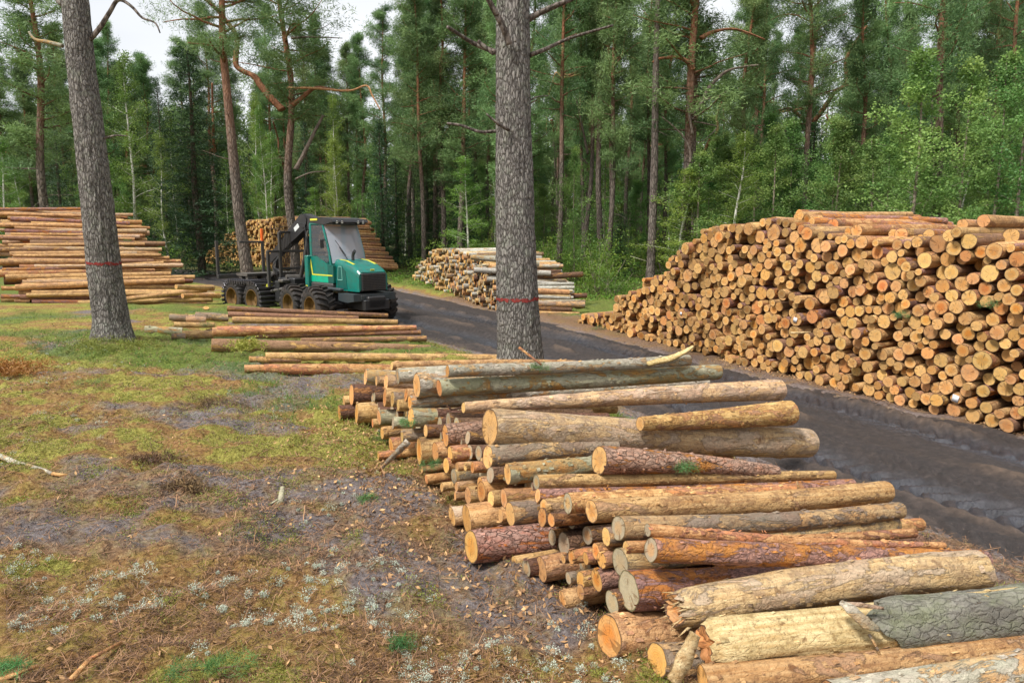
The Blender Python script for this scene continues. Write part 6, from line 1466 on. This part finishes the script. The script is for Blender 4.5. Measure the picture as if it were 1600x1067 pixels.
# lichen covered branch at the left edge
b = MB(); pts = [G(x_, y_, .03) for x_, y_ in ((-30, 706), (0, 713), (28, 724), (60, 732), (82, 740))]; b.tube(catmull(np.array([tuple(p) for p in pts]), 6), np.linspace(.036, .017, 25), 9, wob=.2, seed=2)
pts2 = [G(x_, y_, .03) for x_, y_ in ((82, 740), (95, 742), (108, 742))]; b.tube([tuple(p) for p in pts2], [.02, .018, .012], 8, mat=1)
small('fallen_branch', b, ['bark_pale', 'bark_orange'], 'fallen branch crusted with grey lichen at the left edge of the moss', 'branch')
b = MB(); p = G(438, 790, 0); q = p + Vector((-.02, .14, .13)); b.tube([tuple(p), tuple((p + q) / 2), tuple(q)], [.034, .03, .022], 9, wob=.15, seed=5); b.tube([tuple(p + Vector((-.10, -.03, .02))), tuple(p + Vector((-.02, .05, .05)))], [.006, .012], 5)
small('wood_stub', b, ['bark_green'], 'short greenish stub of wood standing up from the moss', 'stub')
# dug up roots and clods
for (px, py, s, lab) in ((338, 632, .24, 'dark torn up clump of roots on the moss in mid left'), (238, 720, .16, 'brown clod of roots left of the mid clearing'), (285, 760, .10, 'small dark clod on the moss below the brown clod'), (1490, 625, .0, '')):
    if not s: continue
    c = G(px, py, 0); g = np.random.default_rng(px); n = 240; P = np.array(tuple(c)) + g.normal(size=(n, 3)) * np.array([s, s * .6, s * .26]); P[:, 2] = np.maximum(P[:, 2], c.z - .01); b = MB(); blades(b, P, 11, .03 * np.ones(n), .06, .005, g.beta(.7, 2.4, n), seed=px, flat=.7)
    for k in range(16):
        o = Vector((g.normal() * s, g.normal() * s * .6, 0)); e = Vector((g.normal() * .07, g.normal() * .07, g.uniform(.02, .11))); b.tube([tuple(c + o), tuple(c + o + e * .6), tuple(c + o + e + Vector((g.normal() * .03, 0, -.01)))], [.005, .004, .002], 4, mat=1)
    small('root_clump', b, ['litter', 'bark_dark'], lab, 'root clump', 'root clumps on the moss')
c = G(8, 582, .04); g = np.random.default_rng(4); n = 420; P = np.array(tuple(c)) + np.stack([g.normal(-.05, .32, n), g.normal(0, .25, n), np.abs(g.normal(0, .09, n))], 1); b = MB(); blades(b, P, 10, .05 * np.ones(n), .06, .014, g.uniform(.1, 1, n), seed=41, flat=.5)
small('dry_fern', b, ['fern_dry'], 'heap of rusty dry needles and fern at the left edge', 'dry twigs')
# green needle sprigs dropped among the logs and on the ground
def sprig(px, py, s, lab, p=None, n=26):
    c = p or G(px, py, .03); g = np.random.default_rng(px * 3 + py); P = np.array(tuple(c)) + np.stack([np.clip(g.normal(0, s, n), -1.3 * s, 1.3 * s), g.normal(0, s * .6, n), np.abs(g.normal(0, s * .4, n))], 1); b = MB(); blades(b, P, 22, s * .3 * np.ones(n), .05, .002 + s * .008, g.uniform(.1, 1, n), seed=px, flat=.8)
    b.tube([tuple(Vector(c) + Vector((-s * 1.2, 0, 0))), tuple(Vector(c) + Vector((0, 0, s * .2))), tuple(Vector(c) + Vector((s * 1.2, s * .3, .0)))], [.006, .005, .002], 4, mat=1); small('pine_sprig', b, ['sprig', 'bark_dark'], lab, 'pine sprig', 'green pine sprigs')
for (px, py, s, lab) in ((598, 688, .09, 'green sprig below the single orange end at the left face'), (300, 1050, .07, 'green needle sprig by the bottom edge, left one of the pair'), (362, 1045, .08, 'green needle sprig by the bottom edge, right one of the pair'), (140, 600, .12, 'green sprig in the moss near the left edge'), (55, 545, .2, 'bluish green needle tuft left of the ringed leaning pine'),
      (575, 780, .06, 'small green sprig on bare soil left of the lowest pile ends'), (995, 1035, .05, 'green plant on moss under the thick tan log'), (1085, 1010, .0, ''), (630, 1008, .05, 'tiny green plant at the bottom right of the moss'), (20, 1045, .06, 'green sprig in the bottom left corner')):
    if s: sprig(px, py, min(s, .12), lab)
sprig(840, 577, .06, 'green sprig on top of the mossy green log', at_depth(842, 576, 6.9)); sprig(672, 728, .06, 'green sprig in the dark gap of the left face', at_depth(672, 728, 6.2)); sprig(637, 658, .05, 'green sprig hanging by the grey green log end', at_depth(637, 662, 7.0)); sprig(1072, 730, .06, 'green sprig on the red barked log', at_depth(1072, 733, 5.6))
sprig(1410, 495, .10, 'dark green sprig caught in the big pile\'s face', at_depth(1410, 495, 10.9)); sprig(1545, 475, .09, 'green sprig caught near the right end of the big pile', at_depth(1545, 478, 9.6)); sprig(1345, 605, .14, 'green sprig at the foot of the big pile'); sprig(935, 515, .16, 'green sprig at the foot of the big pile\'s far end')
sprig(190, 380, .12, 'green sprig on the left stack beside the leaning pine', at_depth(198, 377, 28)); sprig(55, 338, .16, 'green sprig on top of the left stack', at_depth(52, 337, 30)); sprig(325, 510, .14, 'green sprig among the stubs of the low spread', G(325, 510, .25))
c = G(385, 545, .2); g = np.random.default_rng(9); n = 160; P = np.array(tuple(c)) + np.stack([g.normal(0, .17, n), g.normal(0, .14, n), np.abs(g.normal(0, .10, n))], 1); b = MB(); blades(b, P, 14, .04 * np.ones(n), .04, .02, g.uniform(.5, 1, n), seed=91, flat=.5); small('moss_clump', b, ['moss'], 'bright green clump of moss lying on the thickest long log', 'moss clump')
# paper tags pinned to three logs of the big pile, each on the log end nearest to its place in the photo
plain('paper', (.75, .76, .80), .7, .2)
for (px, py, w, lab) in ((1063, 483, .07, 'small white tag pinned to a log end in the big pile\'s far half'), (1236, 503, .085, 'white tag pinned to a log end in the middle of the big pile'), (1497, 620, .10, 'white torn tag on a log end low in the big pile\'s near half')):
    best = min(near, key=lambda q: (proj(q[0])[0] - px) ** 2 + (proj(q[0])[1] - py) ** 2); p, dx, r = best[:3]; M = np.array(log_frame(p, p + dx)); b = MB(); b.box((-.022, 0, 0), (.004, min(w, r * 1.1), min(w, r * 1.1) * 1.15), rot=Matrix.Rotation(.2, 3, 'X')); b.V = [v @ M[:3, :3].T + M[:3, 3] for v in b.V]; small('paper_tag', b, ['paper'], lab, 'tag', 'white tags on the big pile')
# loose splinters and sticks
def stick(pts, r, lab, mt='bark_tan', nm='loose_stick'):
    b = MB(); b.tube([tuple(p) for p in pts], np.linspace(r, r * .6, len(pts)), 7, wob=.2, seed=3); small(nm, b, [mt], lab, 'stick')
stick([at_depth(811, 543, 6.95), at_depth(828, 556, 6.9), at_depth(846, 570, 6.85)], .016, 'short brown stick standing up on the mossy green log before the big pine', 'bark_orange')
p = at_depth(1236, 520, 12.0); stick([p, p + Vector((.18, .02, 0)), p + Vector((.36, .03, .01))], .022, 'pale splinter jutting level from the middle of the big pile', 'wood_split', 'splinter')
stick([G(1478, 686, .03), G(1494, 690, .03)], .03, 'bright chunk of wood on the mud below the big pile', 'wood_split', 'wood_chunk')
stick([G(28, 978, .02), G(70, 965, .03), G(120, 950, .02)], .012, 'thin orange brown twig near the bottom left corner', 'bark_orange', 'twig'); stick([G(112, 1060, .02), G(140, 1030, .03), G(190, 1003, .02)], .016, 'longer orange brown twig forking up from the bottom edge', 'bark_orange', 'twig')
stick([G(0, 1062, .02), G(60, 1040, .02)], .014, 'orange brown twig cut by the bottom left corner', 'bark_orange', 'twig')
stick([at_depth(720, 637, 5.9), at_depth(706, 640, 5.85), at_depth(698, 634, 5.8)], .012, 'dark broken twig end on top of the reddish log', 'bark_dark', 'twig')
stick([G(1600, 498, 0) if False else at_depth(1010, 408, 25), at_depth(985, 400, 25.3)], .01, 'thin dead stick on the grass before the forest', 'bark_pale', 'twig')
